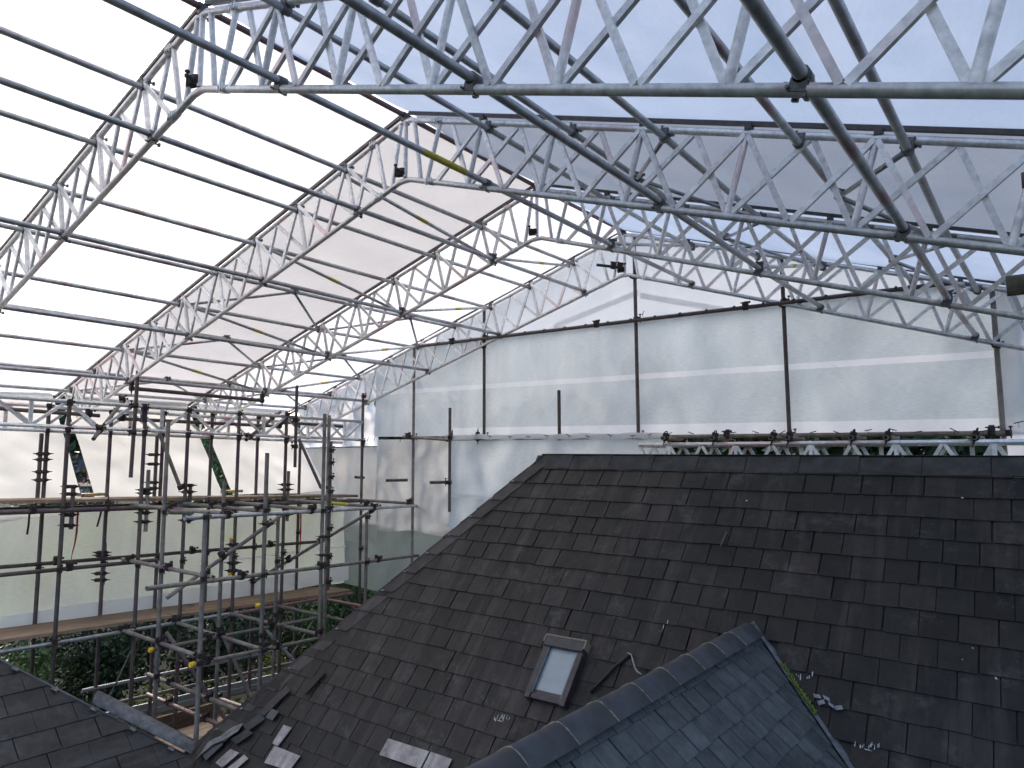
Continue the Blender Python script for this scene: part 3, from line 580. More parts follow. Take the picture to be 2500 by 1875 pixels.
# transoms
TGR = 'cross tubes of the eaves scaffold'
TRS = [((299, 1365), (521, 1410), 'oldgrey', 'cross tube at guard rail height ending at the thick front upright', 'f', (.1, .55, .93)),
       ((291, 1536), (511, 1611), 'oldgrey', 'yellow-capped cross tube below the left of the lower walkway', 'f', (.05, .5, .9)),
       ((421, 1517), (651, 1589), 'oldgrey', 'cross tube below the middle of the lower walkway', 'f', (.05, .55, .97)),
       ((549, 1495), (785, 1550), 'oldgrey', 'cross tube below the lower walkway ending at the tall pair', 'f', (.03, .5, .97)),
       ((671, 1477), (876, 1523), 'oldgrey', 'cross tube below the lower walkway ending at the slate hip', 'f', (.6, )),
       ((789, 1462), (905, 1484), 'galvred', 'pinkish cross tube at the far corner of the lower walkway', 'f', ()),
       ((361, 1646), (607, 1744), 'oldgrey', 'upper cross tube over the low timber platform', -2.72, (.25, .65)),
       ((360, 1695), (558, 1779), 'galvred', 'purple cross tube over the low timber platform', -2.9, (.3, .75)),
       ((515, 1698), (623, 1736), 'oldgrey', 'short cross tube behind the low timber platform', -3.6, (.2,)),
       ((321, 1233), (541, 1253), 'oldgrey', 'cross tube at upper walkway height, left', 'f', (.5,)),
       ((441, 1229), (657, 1249), 'oldgrey', 'blue-ended cross tube at upper walkway height, middle', 'f', (.4, .9)),
       ((557, 1225), (789, 1247), 'oldgrey', 'cross tube at upper walkway height ending at the tall pair', 'f', (.45, .9)),
       ((688, 1219), (918, 1237), 'oldgrey', 'yellow painted cross tube at upper walkway height near the corner', 'f', (.9,)),
       ((848, 1219), (1004, 1229), 'oldgrey', 'cross tube at upper walkway height reaching the gable upright', 'g', (.97,))]
for a, c, mt_, lab, pl, cps in TRS:
    p = atx(*a, XI-.1); q = atf(*c) if pl == 'f' else aty(*c, 6.0) if pl == 'g' else atx(*c, pl)
    if pl == 'g': p = aty(*a, 5.9)
    o = ledger(p, q, mt_, lab, TGR, name='transom', cp=tuple((t, 'cross') for t in cps))
    if 'yellow-capped' in lab: b = MB(); d = (q-p).normalized(); b.tube([q-d*.03, q+d*.02], .029); b.ob('end_cap', 'yellow', o)
    if 'yellow painted' in lab: b = MB(); b.tube([p.lerp(q, .45), p.lerp(q, .72)], .0252, 12, False); b.ob('paint_band', 'yelband', o)
    if 'blue-ended' in lab: b = MB(); b.tube([p, p.lerp(q, .05)], .0262); b.ob('end_band', plain('bluepaint', (.05, .1, .16)), o)
for o in list(COL.objects):
    if o.name.startswith('ledger') and 'yellow-capped' in o.get('label', ''):
        b = MB(); e = o.location; d = V((0, 1, 0)); b.tube([e-d*.02, e+d*.03], .029); b.ob('end_cap', 'yellow', o)
b = MB(); p = atf(630, 1478); b.tube([p-V((0, 0, .02)), p+V((0, 0, .02))], .029); o = b.ob('end_cap', 'yellow'); tag(o, 'loose yellow plastic cap on top of a tube below the walkway', 'tube cap')
# diagonal braces
DGR = 'diagonal braces of the eaves scaffold'
DG = [(atx(407, 1460, XM+.1), atx(690, 1256, XM+.1), 'oldgrey', 'long diagonal brace rising to the front upright', (.45, .85)), (atx(613, 1424, XO+.1), atf(930, 1234), 'oldgrey', 'long diagonal brace rising right across the tall pair', (.02, .3, .55, .93)),
      (atx(389, 1058, -4.93), atx(441, 1193, -4.93), 'oldgrey', 'steep brace falling from the eaves beam, left', (.98,)), (atx(730, 1072, -4.93), atx(784, 1192, -4.93), 'oldgrey', 'steep brace falling from the eaves beam near the corner', ()),
      (atx(406, 1543, -4.6), atx(558, 1768, -4.2), 'oldgrey', 'diagonal brace falling across the low timber platform', ()), (atx(518, 1496, -5.3), atx(625, 1727, -5.0), 'galv', 'pale diagonal brace falling behind the low platform', ()),
      (atx(647, 1535, -4.9), atx(735, 1632, -4.6), 'galv', 'diagonal brace falling towards the slate hip', ()), (atx(775, 1500, -5.4), atx(712, 1600, -5.6), 'oldgrey', 'thin rod slanting behind the slate hip', ()),
      (atx(336, 1557, -5.6), atx(268, 1700, -5.7), 'oldgrey', 'thin rod slanting in front of the dark trees', ()), (atx(835, 1452, -5.4), atx(902, 1530, -5.2), 'oldgrey', 'short brace under the far corner of the walkway', ())]
for p, q, mt_, lab, cps in DG: ledger(p, q, mt_, lab, DGR, .012 if 'rod' in lab else .0242, 'diagonal_brace', tuple((t, 'cross') for t in cps))
# boards
def board(p, q, w, side, th, mat, label, grp, name='scaffold_board'):
    p, q = V(p), V(q); s = V(side).normalized(); b = MB(); d = q-p; up = d.normalized().cross(s); up = up if up.z > 0 else -up
    b.box((p+q)/2, d/2, s*w/2, up*th/2); o = b.ob(name, mat)
    tag(o, label, 'scaffold board', grp)
    for e, sg in ((p, 1), (q, -1)):
        b = MB(); b.box(e+d.normalized()*sg*.01, d.normalized()*.014, s*(w/2+.002), up*(th/2+.002)); b.ob('end_band', 'clampgrey', o)
    return o
a, c = atx(-60, 1227, XI-.02), atx(874, 1211, XI-.02)
for i in range(3):
    dx = V((-.115-.232*i, 0, .0)); mid_ = .5+.02*i
    for j, (s0, s1) in enumerate(((0, mid_), (mid_+.004, 1))):
        board(a.lerp(c, s0)+dx, a.lerp(c, s1)+dx, .225, (1, 0, 0), .038, 'wood', ORD[i]+' board from the edge of the upper walkway, '+('left' if j == 0 else 'right')+' length', 'boards of the upper walkway')
a, c = atx(-60, 1575, XI-.04), atx(860, 1443, XI-.04)
for i in range(3):
    dx = V((-.115-.229*i, 0, 0)); mid_ = .42+.05*i
    for j, (s0, s1) in enumerate(((0, mid_), (mid_+.004, 1.))):
        board(a.lerp(c, s0)+dx, a.lerp(c, s1)+dx, .222, (1, 0, 0), .038, 'wood', ORD[i]+' board from the edge of the lower walkway, '+('left' if j == 0 else 'right')+' length', 'boards of the lower walkway')
for i in range(4): p = V((-4.1-.24*i, 1.9, -6.6)); board(p, p+V((0, 1.75-.06*i, 0)), .225, (1, 0, 0), .038, 'wood', ORD[i]+' board of the low platform counted from the house', 'boards of the low platform')
board(V((-4.32, 2.55, -6.57)), V((-5.7, 2.62, -6.57)), .04, (0, 1, 0), .05, 'wood', 'timber batten at the near edge of the low platform', 'boards of the low platform')
a, c = atx(355, 1760, -5.15), atx(520, 1716, -5.15); board(a-V((0, 0, .11)), c-V((0, 0, .11)), .03, (1, 0, 0), .225, 'dampwood', 'dark toe board standing behind the low platform', None, 'toe_board')
board(V((-6.05, 1.78, -3.53)), V((-6.05, 2.08, -3.53)), .2, (1, 0, 0), .035, 'newwood', 'bright new plank end in the left gap between hanging sheets', 'new plank ends')
board(V((-6.12, 3.92, -3.56)), V((-6.12, 4.2, -3.56)), .2, (1, 0, 0), .035, 'newwood', 'bright new plank end in the second gap between hanging sheets', 'new plank ends')
# hanging eaves sheets: from the truss ends in to the walkway
def hang(y0, y1, mat, label, lean=0.):
    def f(s, t):
        y = y0+(y1-y0)*s; x = -7.42+(1.3)*t; z = zu(-7.42)+.07+(-3.69-zu(-7.42))*t
        return V((x, y+lean*t, z)), V((1, 0, .6))*(4*s*(1-s)*.6+.4)
    grid_sheet('eaves_sheet', mat, f, 40, 24, label, 'wall sheet', .05, 'sheets hanging along the eaves', 1.5)
hang(-1.2, 1.86, 'wallsheet', 'white sheet hanging behind the eaves beams, leftmost panel', .0)
hang(2.03, 3.93, 'wallsheet', 'pinkish white sheet hanging behind the eaves beams, middle panel')
hang(4.10, 5.95, 'wallsheet', 'bluish white sheet hanging behind the eaves beams, nearest the corner')
sl = grid_sheet('wall_sheet', 'lowsheet', lambda s, t: (V((-5.92-.04*math.sin(t*3), -1.+7.27*s, -3.72-(1.52+.03*math.sin(s*40))*t)), V((1, 0, 0))), 120, 30, 'long grey green sheet below the upper walkway with folded white hem', 'wall sheet', .05, None, 1.1)
grid_sheet('hem', 'hemsheet', lambda s, t: (V((-5.765, -1.+7.2*s, -4.94-(.26)*t+.025*noise.noise(V((s*9, 0, 0))))), V((1, 0, 0))), 60, 2, None, None, .01, None, 1.2, sl)
strip_y = lambda zf, h: grid_sheet('joint_band', 'bandsheet', lambda s, t: (V((-5.80, 3.4+2.75*s, zf+h*t)), V((1, 0, 0))), 30, 2, None, None, .004, None, 1.2, sl)
strip_y(-4.62, .03)
grid_sheet('top_fold', 'hemsheet', lambda s, t: (V((-5.80, -.8+2.3*s, -3.74-(.03+.16*(.5+.5*math.sin(s*5)))*t)), V((1, 0, 0))), 30, 4, None, None, .01, None, 1.2, sl)
# red straps
for i, (pts, lab) in enumerate(((((190, 1248), (187, 1300), (182, 1330), (174, 1360), (176, 1369), (186, 1371)), 'red strap dangling below the upper walkway at the left'), (((735, 1225), (734, 1300), (733, 1330), (731, 1348)), 'long red strap hanging near the gable corner'))):
    b = MB(); b.tube([atx(u, v, -5.55) for u, v in pts], [.012, .012, .009, .004, .006, .004][:len(pts)], 6); o = b.ob('strap', 'red'); tag(o, lab, 'strap', 'red straps')
for i, (pts, lab) in enumerate((((( 72, 1250), (70, 1280), (66, 1305)), 'black strap end hanging under the upper walkway at the far left'), (((248, 1245), (243, 1265), (237, 1286)), 'black strap end hanging beside the second dark upright'))):
    b = MB(); b.tube([atx(u, v, -5.5) for u, v in pts], .012, 6); o = b.ob('strap', 'black'); tag(o, lab, 'strap', 'black straps')
# two tube ends reaching in from the right, close to the camera
p = CAM+ray(2457, 699)*1.66; b = MB(); b.tube([p, p+V((1.2, .05, .0))], .0242, 16); o = b.ob('pole_end', 'timberpole'); tag(o, 'lower weathered pole end poking in at the right edge', 'scaffold tube')
p = CAM+ray(2494, 441)*2.15; b = MB(); b.tube([p, p+V((1.2, .05, .0))], .0242, 16); o = b.ob('pole_end', 'old'); tag(o, 'upper dark tube end barely showing at the right edge', 'scaffold tube')

# ------------------------------------------------------------------ the slate-roofed house
YR, PT = 4.2, 1.15
RA = aty(1330, 1113, YR); RZ = RA.z; DIP = .0125      # the old ridge dips to the right
nM = V((DIP, -PT, 1)); CSL = math.sqrt(1+PT*PT)
def onM(u, v, off=0): return atn(u, v, RA+V((0, 0, off*CSL)), nM)
house = empty('slate_roofed_house', (2, 3, GZ), 'dark slate-roofed house with skylight and side wings under the temporary roof', 'house')
def slates(O, a, d, rows, gauge, width, xmin, xmax, name, mat, parent, th=.007, jit=.004, skip=None, lift=.012, gapw=.004):
    """courses of overlapping slates; a along the ridge, d down the slope; xmin/xmax give the edge positions at slope distance s"""
    a, d = V(a).normalized(), V(d).normalized(); n_ = a.cross(d); n_ = n_ if n_.z > 0 else -n_; b = MB(); O = V(O)
    for r_ in range(rows):
        s0, s1 = r_*gauge, (r_+1)*gauge+random.uniform(-.002, .002); off = (r_ % 2)*.5+random.uniform(-.1, .1)
        lo_, hi_ = min(xmin(s0), xmin(s1)), max(xmax(s0), xmax(s1)); i = math.floor(lo_/width-off)
        while (i+off)*width < hi_:
            wv = width; x0, x1 = (i+off)*wv+random.uniform(-.006, .006), (i+1+off)*wv-gapw+random.uniform(-.006, .0); i += 1
            if skip and skip((x0+x1)/2, (s0+s1)/2): continue
            dr = random.uniform(-jit, jit); hl = lift+random.uniform(-.001, .002)+(random.random() < .03)*.004; tw = random.uniform(-.001, .001)
            q = []
            for (x, s, z) in ((x0, s0-.03, .002), (x1, s0-.03, .002), (x1, s1+dr, hl+tw), (x0, s1+dr, hl-tw)):
                x = min(max(x, xmin(min(s, s1))), xmax(min(s, s1))); q.append(O+a*x+d*s+n_*z)
            if (q[1]-q[0]).length < .01 and (q[2]-q[3]).length < .01: continue
            lowr = [p-n_*th for p in q]; tone = min(1, max(0, random.gauss(.5, .22)))
            b.add(q+lowr, [(0, 1, 2, 3), (3, 2, 6, 7), (1, 0, 4, 5), (2, 1, 5, 6), (0, 3, 7, 4)], False, tone)
    for f in b.f:
        pts = [b.v[i] for i in f[:3]]
        if len(f) == 4 and (pts[1]-pts[0]).cross(pts[2]-pts[1]).dot(n_) < -1e-7 and False: f.reverse()
    return b.ob(name, mat, parent)
def underlay(pts, name, mat, parent, drop=.012):
    b = MB(); n_ = (pts[1]-pts[0]).cross(pts[2]-pts[0]).normalized(); n_ = n_ if n_.z > 0 else -n_; n2 = len(pts)
    t_ = [p-n_*drop for p in pts]; l_ = [p-n_*(drop+.12) for p in pts]
    b.add(t_+l_, [list(range(n2)), list(range(2*n2-1, n2-1, -1))]+[(i, (i+1) % n2, n2+(i+1) % n2, n2+i) for i in range(n2)]); return b.ob(name, mat, parent)
dM = V((0, -1, -PT)).normalized(); O_M = V((0, YR, RZ+DIP*RA.x))
hipx = lambda s: RA.x-.04-s/CSL           # hip at 45 degrees in plan
# wing: ridge along -Y from WP, right slope seen
WP = onM(1840, 1520); TW = .858; CW = math.sqrt(1+TW*TW)
def valley(x, s):                         # inside the wing roof?
    y, z = YR-s/CSL, RZ-PT*s/CSL-DIP*(x-RA.x)
    return z < WP.z-abs(x-WP.x)*TW-.06
slates(O_M+V((0, 0, 0)), (1, 0, -DIP), dM, 27, .197, .222, hipx, lambda s: 9., 'main_roof', 'slate', house, skip=valley)
E0 = 27*.197
DZ9 = DIP*(9-RA.x)
underlay([V((RA.x-.05, YR, RZ)), V((9, YR, RZ-DZ9)), V((9, YR-E0/CSL, RZ-PT*E0/CSL-DZ9)), V((RA.x-.05-E0/CSL, YR-E0/CSL, RZ-PT*E0/CSL))], 'roof_deck', 'black', house)
# far slopes, plain slate courses seen only from other sides
slates(O_M, (-1, 0, DIP), (0, 1, -PT), 12, .4, .5, lambda s: -9., lambda s: -hipx(s), 'rear_roof', 'slate', house)
slates(V((RA.x, YR, RZ)), (0, 1, 0), V((-1, 0, -PT)), 14, .38, .45, lambda s: -s/CSL, lambda s: s/CSL, 'hip_roof', 'slate', house)
# hip slates: one rectangular slate per course along the hip
hd = V((-1, -1, -PT)).normalized(); hl = .30
for i in range(14):
    p = V((RA.x-.02, YR-.02, RZ-.03))+hd*(.10+i*hl); a_ = V((1, 0, 0)); w = .17; up = nM.normalized(); b = MB()
    q0 = p+up*.02; q1 = p+hd*(hl+.03)+up*.034
    tone = random.random(); th = V((0, 0, -.014))
    vs = [q0, q0+a_*w, q1+a_*w, q1]; b.add(vs+[v+th for v in vs], [(0, 1, 2, 3), (3, 2, 6, 7), (2, 1, 5, 6), (1, 0, 4, 5), (0, 3, 7, 4)], False, tone)
    fl = V((-.06, .11, -.15)); vs = [q0, q1, q1+fl, q0+fl]; b.add(vs+[v+V((.006, .006, -.008)) for v in vs], [(0, 1, 2, 3), (7, 6, 5, 4), (1, 2, 6, 5)], False, tone)
    o = b.ob('hip_slate', 'hipslate', house)
    if i % 2 == 0 or random.random() < .5: b = MB(); b.box(q1+a_*.02+up*.004, a_*.018, hd*.012, up*.003); b.ob('lead_clip', 'lead', house)
# ridge tiles, angular concrete
x = RA.x-.08; i = 0
while x < 8.6:
    l = .47+random.uniform(-.015, .015); b = MB(); y, z = YR, RZ-.008-DIP*(x-RA.x)+random.uniform(-.004, .004)
    prof = [(-.13, -.125), (-.02, .012), (.02, .012), (.13, -.125)]; t_ = .018
    vs = [V((xx, y+p_, z+q_)) for xx in (x, x+l-.006) for p_, q_ in prof]+[V((xx, y+p_*.9, z+q_-t_)) for xx in (x, x+l-.006) for p_, q_ in prof]
    fs = [(0, 1, 5, 4), (1, 2, 6, 5), (2, 3, 7, 6), (8, 12, 13, 9), (9, 13, 14, 10), (10, 14, 15, 11), (0, 4, 12, 8), (3, 11, 15, 7), (0, 8, 9, 1), (1, 9, 10, 2), (2, 10, 11, 3), (4, 5, 13, 12), (5, 6, 14, 13), (6, 7, 15, 14)]
    b.add(vs, fs); b.ob('ridge_tile', 'ridgetile', house); x += l; i += 1
# wing roof
dW = V((1, 0, -TW)).normalized(); O_W = V((WP.x, WP.y, WP.z-.02))
vx = lambda s: -(WP.y-(YR-(RZ-DIP*(WP.x+s/CW-RA.x)-(WP.z-TW*s/CW))/PT))     # main slope's y at this height, measured from WP.y
slates(O_W, (0, 1, 0), dW, 20, .142, .165, lambda s: -4.2, lambda s: vx(s)-.02, 'wing_roof', 'blueslate', house, lift=.012, gapw=.007)
slates(O_W, (0, -1, 0), V((-1, 0, -TW)), 9, .3, .3, lambda s: -vx(s), lambda s: 4.2, 'wing_roof_far_side', 'blueslate', house)
e = 20*.142; underlay([O_W+V((0, .0, 0)), O_W+V((0, -4.2, 0)), O_W+V((0, -4.2, 0))+dW*e, O_W+V((0, vx(e), 0))+dW*e], 'wing_deck', 'black', house)
y = WP.y-.13; i = 0; R_ = .108
def rprof(t, yy, rr): x_ = t*rr*1.1; return V((WP.x+x_, yy, WP.z+.02-(math.sqrt(x_*x_+.0016)-.04)*.86-(R_-rr)))
while y > WP.y-4.1:
    l = .36; b = MB(); n_ = 20; vs = []
    for yy in (y, y-l+.006):
        for rr in (R_, R_-.016): vs += [rprof(-1+2*k/n_, yy, rr) for k in range(n_+1)]
    q = n_+1; fs = []
    for k in range(n_): fs += [(k, k+1, 2*q+k+1, 2*q+k), (q+k+1, q+k, 3*q+k, 3*q+k+1), (k+1, k, q+k, q+k+1), (2*q+k, 2*q+k+1, 3*q+k+1, 3*q+k)]
    b.add(vs, fs, True); b.ob('wing_ridge_tile', 'claytile', house)
    b = MB(); b.tube([rprof(-1+2*k/16, y-l+.003, R_) for k in range(17)], [random.uniform(.001, .006) for _ in range(17)], 6); b.ob('mortar_joint', 'mortar', house)
    y -= l; i += 1
# valley flashing and moss
def onW(p, up=.0): return p+V((TW, 0, 1)).normalized()*up
vp = [V((WP.x, WP.y, WP.z))+V((.04+t, 0, 0))*1 for t in (0,)]
def vpt(s, off=0., up=.02): c = O_W+dW*s; return V((c.x, WP.y+vx(s)-off, c.z))+V((0, 0, up))
b = MB(); sv = [i*.06 for i in range(34)]; vs = []
for s in sv: vs += [vpt(s, .06+.01*noise.noise(V((s*6, 0, 0))), .03), vpt(s, -.035, .035+.008*noise.noise(V((s*9, 3, 0))))]
b.add(vs, [(2*i, 2*i+2, 2*i+3, 2*i+1) for i in range(len(sv)-1)], True); b.ob('valley_flashing', 'lead', house)
def clump(name, mat, s0, s1, cnt, label=None):
    b = MB()
    for _ in range(cnt):
        s = random.uniform(s0, s1); p = vpt(s, random.uniform(.0, .045), .045); r = random.uniform(.006, .014); b.tube([p-V((0, 0, r)), p+V((random.uniform(-.01, .01), random.uniform(-.01, .01), r))], [r, r*.5], 5)
    return b.ob(name, mat, house)
clump('moss_clump', 'moss', .34, .70, 70); clump('moss_clump', 'moss', 1.28, 1.5, 40)
b = MB()
for pt in ((2018, 1705), (2005, 1715), (2030, 1722), (2048, 1728), (1995, 1700)):
    p = onM(*pt, .03); q_ = random.uniform(-.6, .6); b.box(p, V((.022*math.cos(q_), 0, .0))+dM*.022*math.sin(q_), dM*.012+V((.006, 0, 0)), nM.normalized()*.004)
b.ob('lead_patch', 'palelead', house)
# white paint splashes on the slates
def splash(pts, name='paint_splash'):
    for u, v, w, h_ in pts:
        b = MB(); p = onM(u, v, .024); b.add([p-V((w, 0, 0))-dM*h_, p+V((w*.3, 0, 0))-dM*h_*.7, p+V((w, 0, 0))+dM*h_*.6, p+V((w*.2, 0, 0))+dM*h_, p-V((w*.8, 0, 0))+dM*h_*.5], [(0, 1, 2, 3, 4)]); b.ob(name, 'paint', house)
R4 = random.Random(3)
def drips(u0, u1, v, nn): return [(u0+(u1-u0)*R4.random(), v-R4.random()*10, .001+R4.random()*.003, .004+R4.random()*.018) for _ in range(nn)]
splash(drips(1195, 1245, 1758, 14)+[(1220, 1760, .03, .003)]); splash(drips(1940, 1990, 1655, 9)); splash(drips(2085, 2150, 1825, 14)+[(2120, 1831, .025, .003)]); splash([(1823, 1222, .008, .008), (2432, 1656, .007, .008), (2375, 1582, .005, .004), (1620, 1530, .004, .02), (1630, 1518, .004, .018), (2350, 1215, .01, .006), (2350, 1610, .004, .003)])
# exposed pale slates and slipped lead low on the left
def patch(quad, mat, name, up=.028, th=.008, label=None):
    n_ = nM.normalized(); q = [onM(*p)+n_*up for p in quad]; b = MB(); l_ = [p-n_*th for p in q]
    b.add(q+l_, [(0, 1, 2, 3), (4, 7, 6, 5)]+[(i, (i+1) % 4, 4+(i+1) % 4, 4+i) for i in range(4)], False, random.random()); o = b.ob(name, mat, house)
    if label: o['label'] = label
    return o
patch([(952, 1806), (1052, 1838), (1030, 1880), (930, 1846)], 'bareslate', 'bare_slate', label='pale bare slate'); patch([(1056, 1839), (1108, 1857), (1090, 1892), (1034, 1882)], 'bareslate', 'bare_slate', label='pale bare slate')
patch([(697, 1773), (717, 1780), (683, 1825), (669, 1818)], 'bareslate', 'bare_slate', .03); patch([(675, 1824), (738, 1849), (712, 1885), (650, 1866)], 'bareslate', 'bare_slate', .032); 
patch([(568, 1832), (590, 1842), (548, 1878), (532, 1866)], 'bareslate', 'bare_slate', .036); patch([(602, 1846), (612, 1856), (570, 1892), (556, 1884)], 'bareslate', 'bare_slate', .036)
for q, mt_ in ((((670, 1735), (688, 1742), (672, 1764), (655, 1756)), 'leaddark'), (((555, 1800), (588, 1780), (560, 1812), (528, 1830)), 'lead'), (((500, 1845), (545, 1808), (552, 1822), (510, 1862)), 'leaddark'),
               (((600, 1776), (640, 1748), (655, 1760), (612, 1790)), 'darkslate'), (((570, 1810), (610, 1785), (625, 1795), (585, 1822)), 'darkslate'), (((640, 1742), (705, 1680), (716, 1690), (652, 1752)), 'hipslate'), (((740, 1690), (790, 1640), (800, 1648), (752, 1700)), 'slate')):
    patch(q, mt_, 'slipped_slate', .045, .006)
# lead flashing tongue at the foot of the hip
b = MB(); vs = []
pts = [(486, 1838), (500, 1822), (530, 1800), (560, 1785), (590, 1768)]
for i, (u, v) in enumerate(pts): p = onM(u, v, .04); vs += [p+V((-.03, .05, .02*(i % 2))), p+V((.05, -.03, .01*((i+1) % 2)))+dM*.06]
b.add(vs, [(2*i, 2*i+2, 2*i+3, 2*i+1) for i in range(len(pts)-1)], True); b.ob('hip_flashing', 'lead', house)
# skylight
T0, T1, B0, B1 = onM(1345, 1568), onM(1446, 1584), onM(1288, 1713), onM(1381, 1731)
n_ = nM.normalized(); cx0 = (T0.x+B0.x)/2; cx1 = (T1.x+B1.x)/2; st, sb_ = (YR-(T0.y+T1.y)/2)*CSL, (YR-(B0.y+B1.y)/2)*CSL
PS = lambda x, s, h_: V((x, YR, RZ-DIP*(x-RA.x)))+dM*s+n_*h_
b = MB()
sk = MB(); fr = .046; H = .075
def slab(mb, x0, x1, s0, s1, h0, h1): c = (PS(x0, s0, h0)+PS(x1, s1, h1))/2; mb.box(c, V(((x1-x0)/2, 0, 0)), dM*(s1-s0)/2, n_*(h1-h0)/2)
slab(sk, cx0, cx0+fr, st+.075, sb_, .0, H); slab(sk, cx1-fr, cx1, st+.075, sb_, .0, H); slab(sk, cx0, cx1, st-.01, st+.075, 0, H+.02); slab(sk, cx0+fr, cx1-fr, sb_-.05, sb_-.01, 0, H-.012)
slab(sk, cx0+fr, cx1-fr, sb_-.085, sb_-.055, 0, H-.022)
so = sk.ob('skylight', 'skyframe', house)
b = MB(); slab(b, cx0+fr, cx1-fr, st+.075, sb_-.085, .02, H-.028); o = b.ob('pane', 'skyglass'); o.parent = so; o.matrix_parent_inverse = so.matrix_local.inverted(); o.location = o.location - house.location
b = MB(); slab(b, cx0-.012, cx1+.012, st-.022, st-.01, 0, H+.024); slab(b, cx0-.012, cx0, st-.01, st+.05, 0, H+.024); slab(b, cx1, cx1+.012, st-.01, st+.05, 0, H+.024); o = b.ob('top_trim', 'mortar'); o.parent = so; o.matrix_parent_inverse = so.matrix_local.inverted(); o.location = o.location-house.location
for sx in (cx0+fr, cx1-fr-.012): b = MB(); slab(b, sx, sx+.012, st+.075, sb_-.05, H-.03, H-.004); o = b.ob('glazing_bar', 'lead'); o.parent = so; o.matrix_parent_inverse = so.matrix_local.inverted(); o.location = o.location-house.location
# walls so the house stands on the ground
b = MB(); yb = YR-E0/CSL+.25; zb = RZ-PT*(E0/CSL-.25)-.15; b.box((3.4, (yb+YR+2.8)/2, (zb+GZ)/2), (5.6, 0, 0), (0, (YR+2.8-yb)/2, 0), (0, 0, (zb-GZ)/2)); b.ob('wall', 'render', house)
# side roof at the bottom left, hipped, facing right
P2 = CAM+ray(500, 1870)*7.05; TS = .787; L_ = 1.6; P1 = P2+V((-L_, -L_, L_*TS)); CS = math.sqrt(1+TS*TS)
dS = V((1, 0, -TS)).normalized(); O_S = P1
slates(O_S, (0, 1, 0), dS, 15, .235, .34, lambda s: -5.5, lambda s: s/CS, 'side_roof', 'darkslate', house, lift=.010)
e = 15*.235; underlay([P1, P1+V((0, -5.5, 0)), P1+V((0, -5.5, 0))+dS*e, P1+V((0, e/CS, 0))+dS*e], 'side_deck', 'black', house)
slates(O_S, (1, 0, 0), V((0, 1, -TS)), 8, .24, .34, lambda s: -s/CS, lambda s: s/CS, 'side_roof_far_side', 'darkslate', house)
hs = V((1, 1, -TS)).normalized(); b = MB(); b.tube([P1+V((0, 0, .01)), P1+hs*2.35+V((0, 0, .01))], .012, 8); b.ob('hip_seam', 'leaddark', house)
for i in range(5): b = MB(); c = P1+hs*(.55+.42*i)+V((.02, -.02, .015)); b.box(c, hs*.03, V((.02, -.02, 0)), V((0, 0, .004))); b.ob('lead_clip', 'lead', house)
lp = [P1+hs*(1.32+t*1.17)+V((-.13, .13, .035)) for t in (0, .25, .5, .75, 1)]
b = MB(); 
side = V((-1, 1, 0)).normalized(); n3 = 8
vs = []
for p in lp: vs += [p+side*(.105*math.cos(t))+V((0, 0, .085*math.sin(t)-.03)) for t in [math.pi*k/n3 for k in range(n3+1)]]
b.add(vs, [(i*(n3+1)+k, i*(n3+1)+k+1, (i+1)*(n3+1)+k+1, (i+1)*(n3+1)+k) for i in range(4) for k in range(n3)]+[tuple(range(n3+1)), tuple(range(4*(n3+1), 5*(n3+1)))], True)
b.ob('lead_roll', 'lead', house)
# cable and black strip for the old flashing's shadow line beside the skylight
b = MB(); b.tube([onM(u, v, h_) for u, v, h_ in ((1532, 1594, .03), (1541, 1598, .05), (1545, 1612, .06), (1550, 1630, .06), (1556, 1640, .06), (1566, 1646, .08))], .006, 8); o = b.ob('cable', 'cable'); tag(o, 'grey cable curling over the wing ridge beside the skylight', 'cable')
b = MB(); b.tube([onM(u, v, .026) for u, v in ((1440, 1690), (1470, 1660), (1500, 1628), (1538, 1600))], .012, 8); o = b.ob('cable', 'black'); tag(o, 'dark shadow line of old flashing on the slates right of the skylight', 'cable')  # black strip drawn as a shadow line along the old flashing mark
b = MB(); b.tube([onM(u, v, .028) for u, v in ((1758, 1335), (1768, 1312), (1775, 1298))], .006, 6); o = b.ob('slate_hook', 'leaddark', house)

# ------------------------------------------------------------------ ground, garden, street
def gz(x, y):
    t = min(1, max(0, (-x-13)/18)); t = t*t*(3-2*t); h_ = min(1, max(0, (y-24)/22)); h2 = min(1, max(0, (-x-60)/30))
    return GZ+4.75*t+max(0, 9*h_*h_*(3-2*h_)-4.75*t*h_)+9*h2*h2*(1-h_)+.15*noise.noise(V((x*.1, y*.1, 0)))
b = MB(); nx, ny = 60, 60; X = [-220+440*(i/nx) if False else math.copysign(abs(i/nx*2-1)**1.8, i/nx*2-1)*240 for i in range(nx+1)]; Yv = [math.copysign(abs(j/ny*2-1)**1.8, j/ny*2-1)*240 for j in range(ny+1)]
b.add([V((x, y, gz(x, y))) for x in X for y in Yv], [(i*(ny+1)+j, (i+1)*(ny+1)+j, (i+1)*(ny+1)+j+1, i*(ny+1)+j+1) for i in range(nx) for j in range(ny)], True)
o = b.ob('ground', 'ground'); tag(o, None, None, None, 'structure')
b = MB(); c = [V((x, y, 0)) for x, y in ((-40, -40), (-33.5, -40), (-33.5, 80), (-40, 80))]; b.add([V((x, y, gz(x, y)+.1)) for x in (-46, -33.5) for y in range(-40, 81, 5)], [(j, j+1, 25+j+1, 25+j) for j in range(24)]); o = b.ob('road', 'asphalt'); tag(o, None, None, None, 'structure')
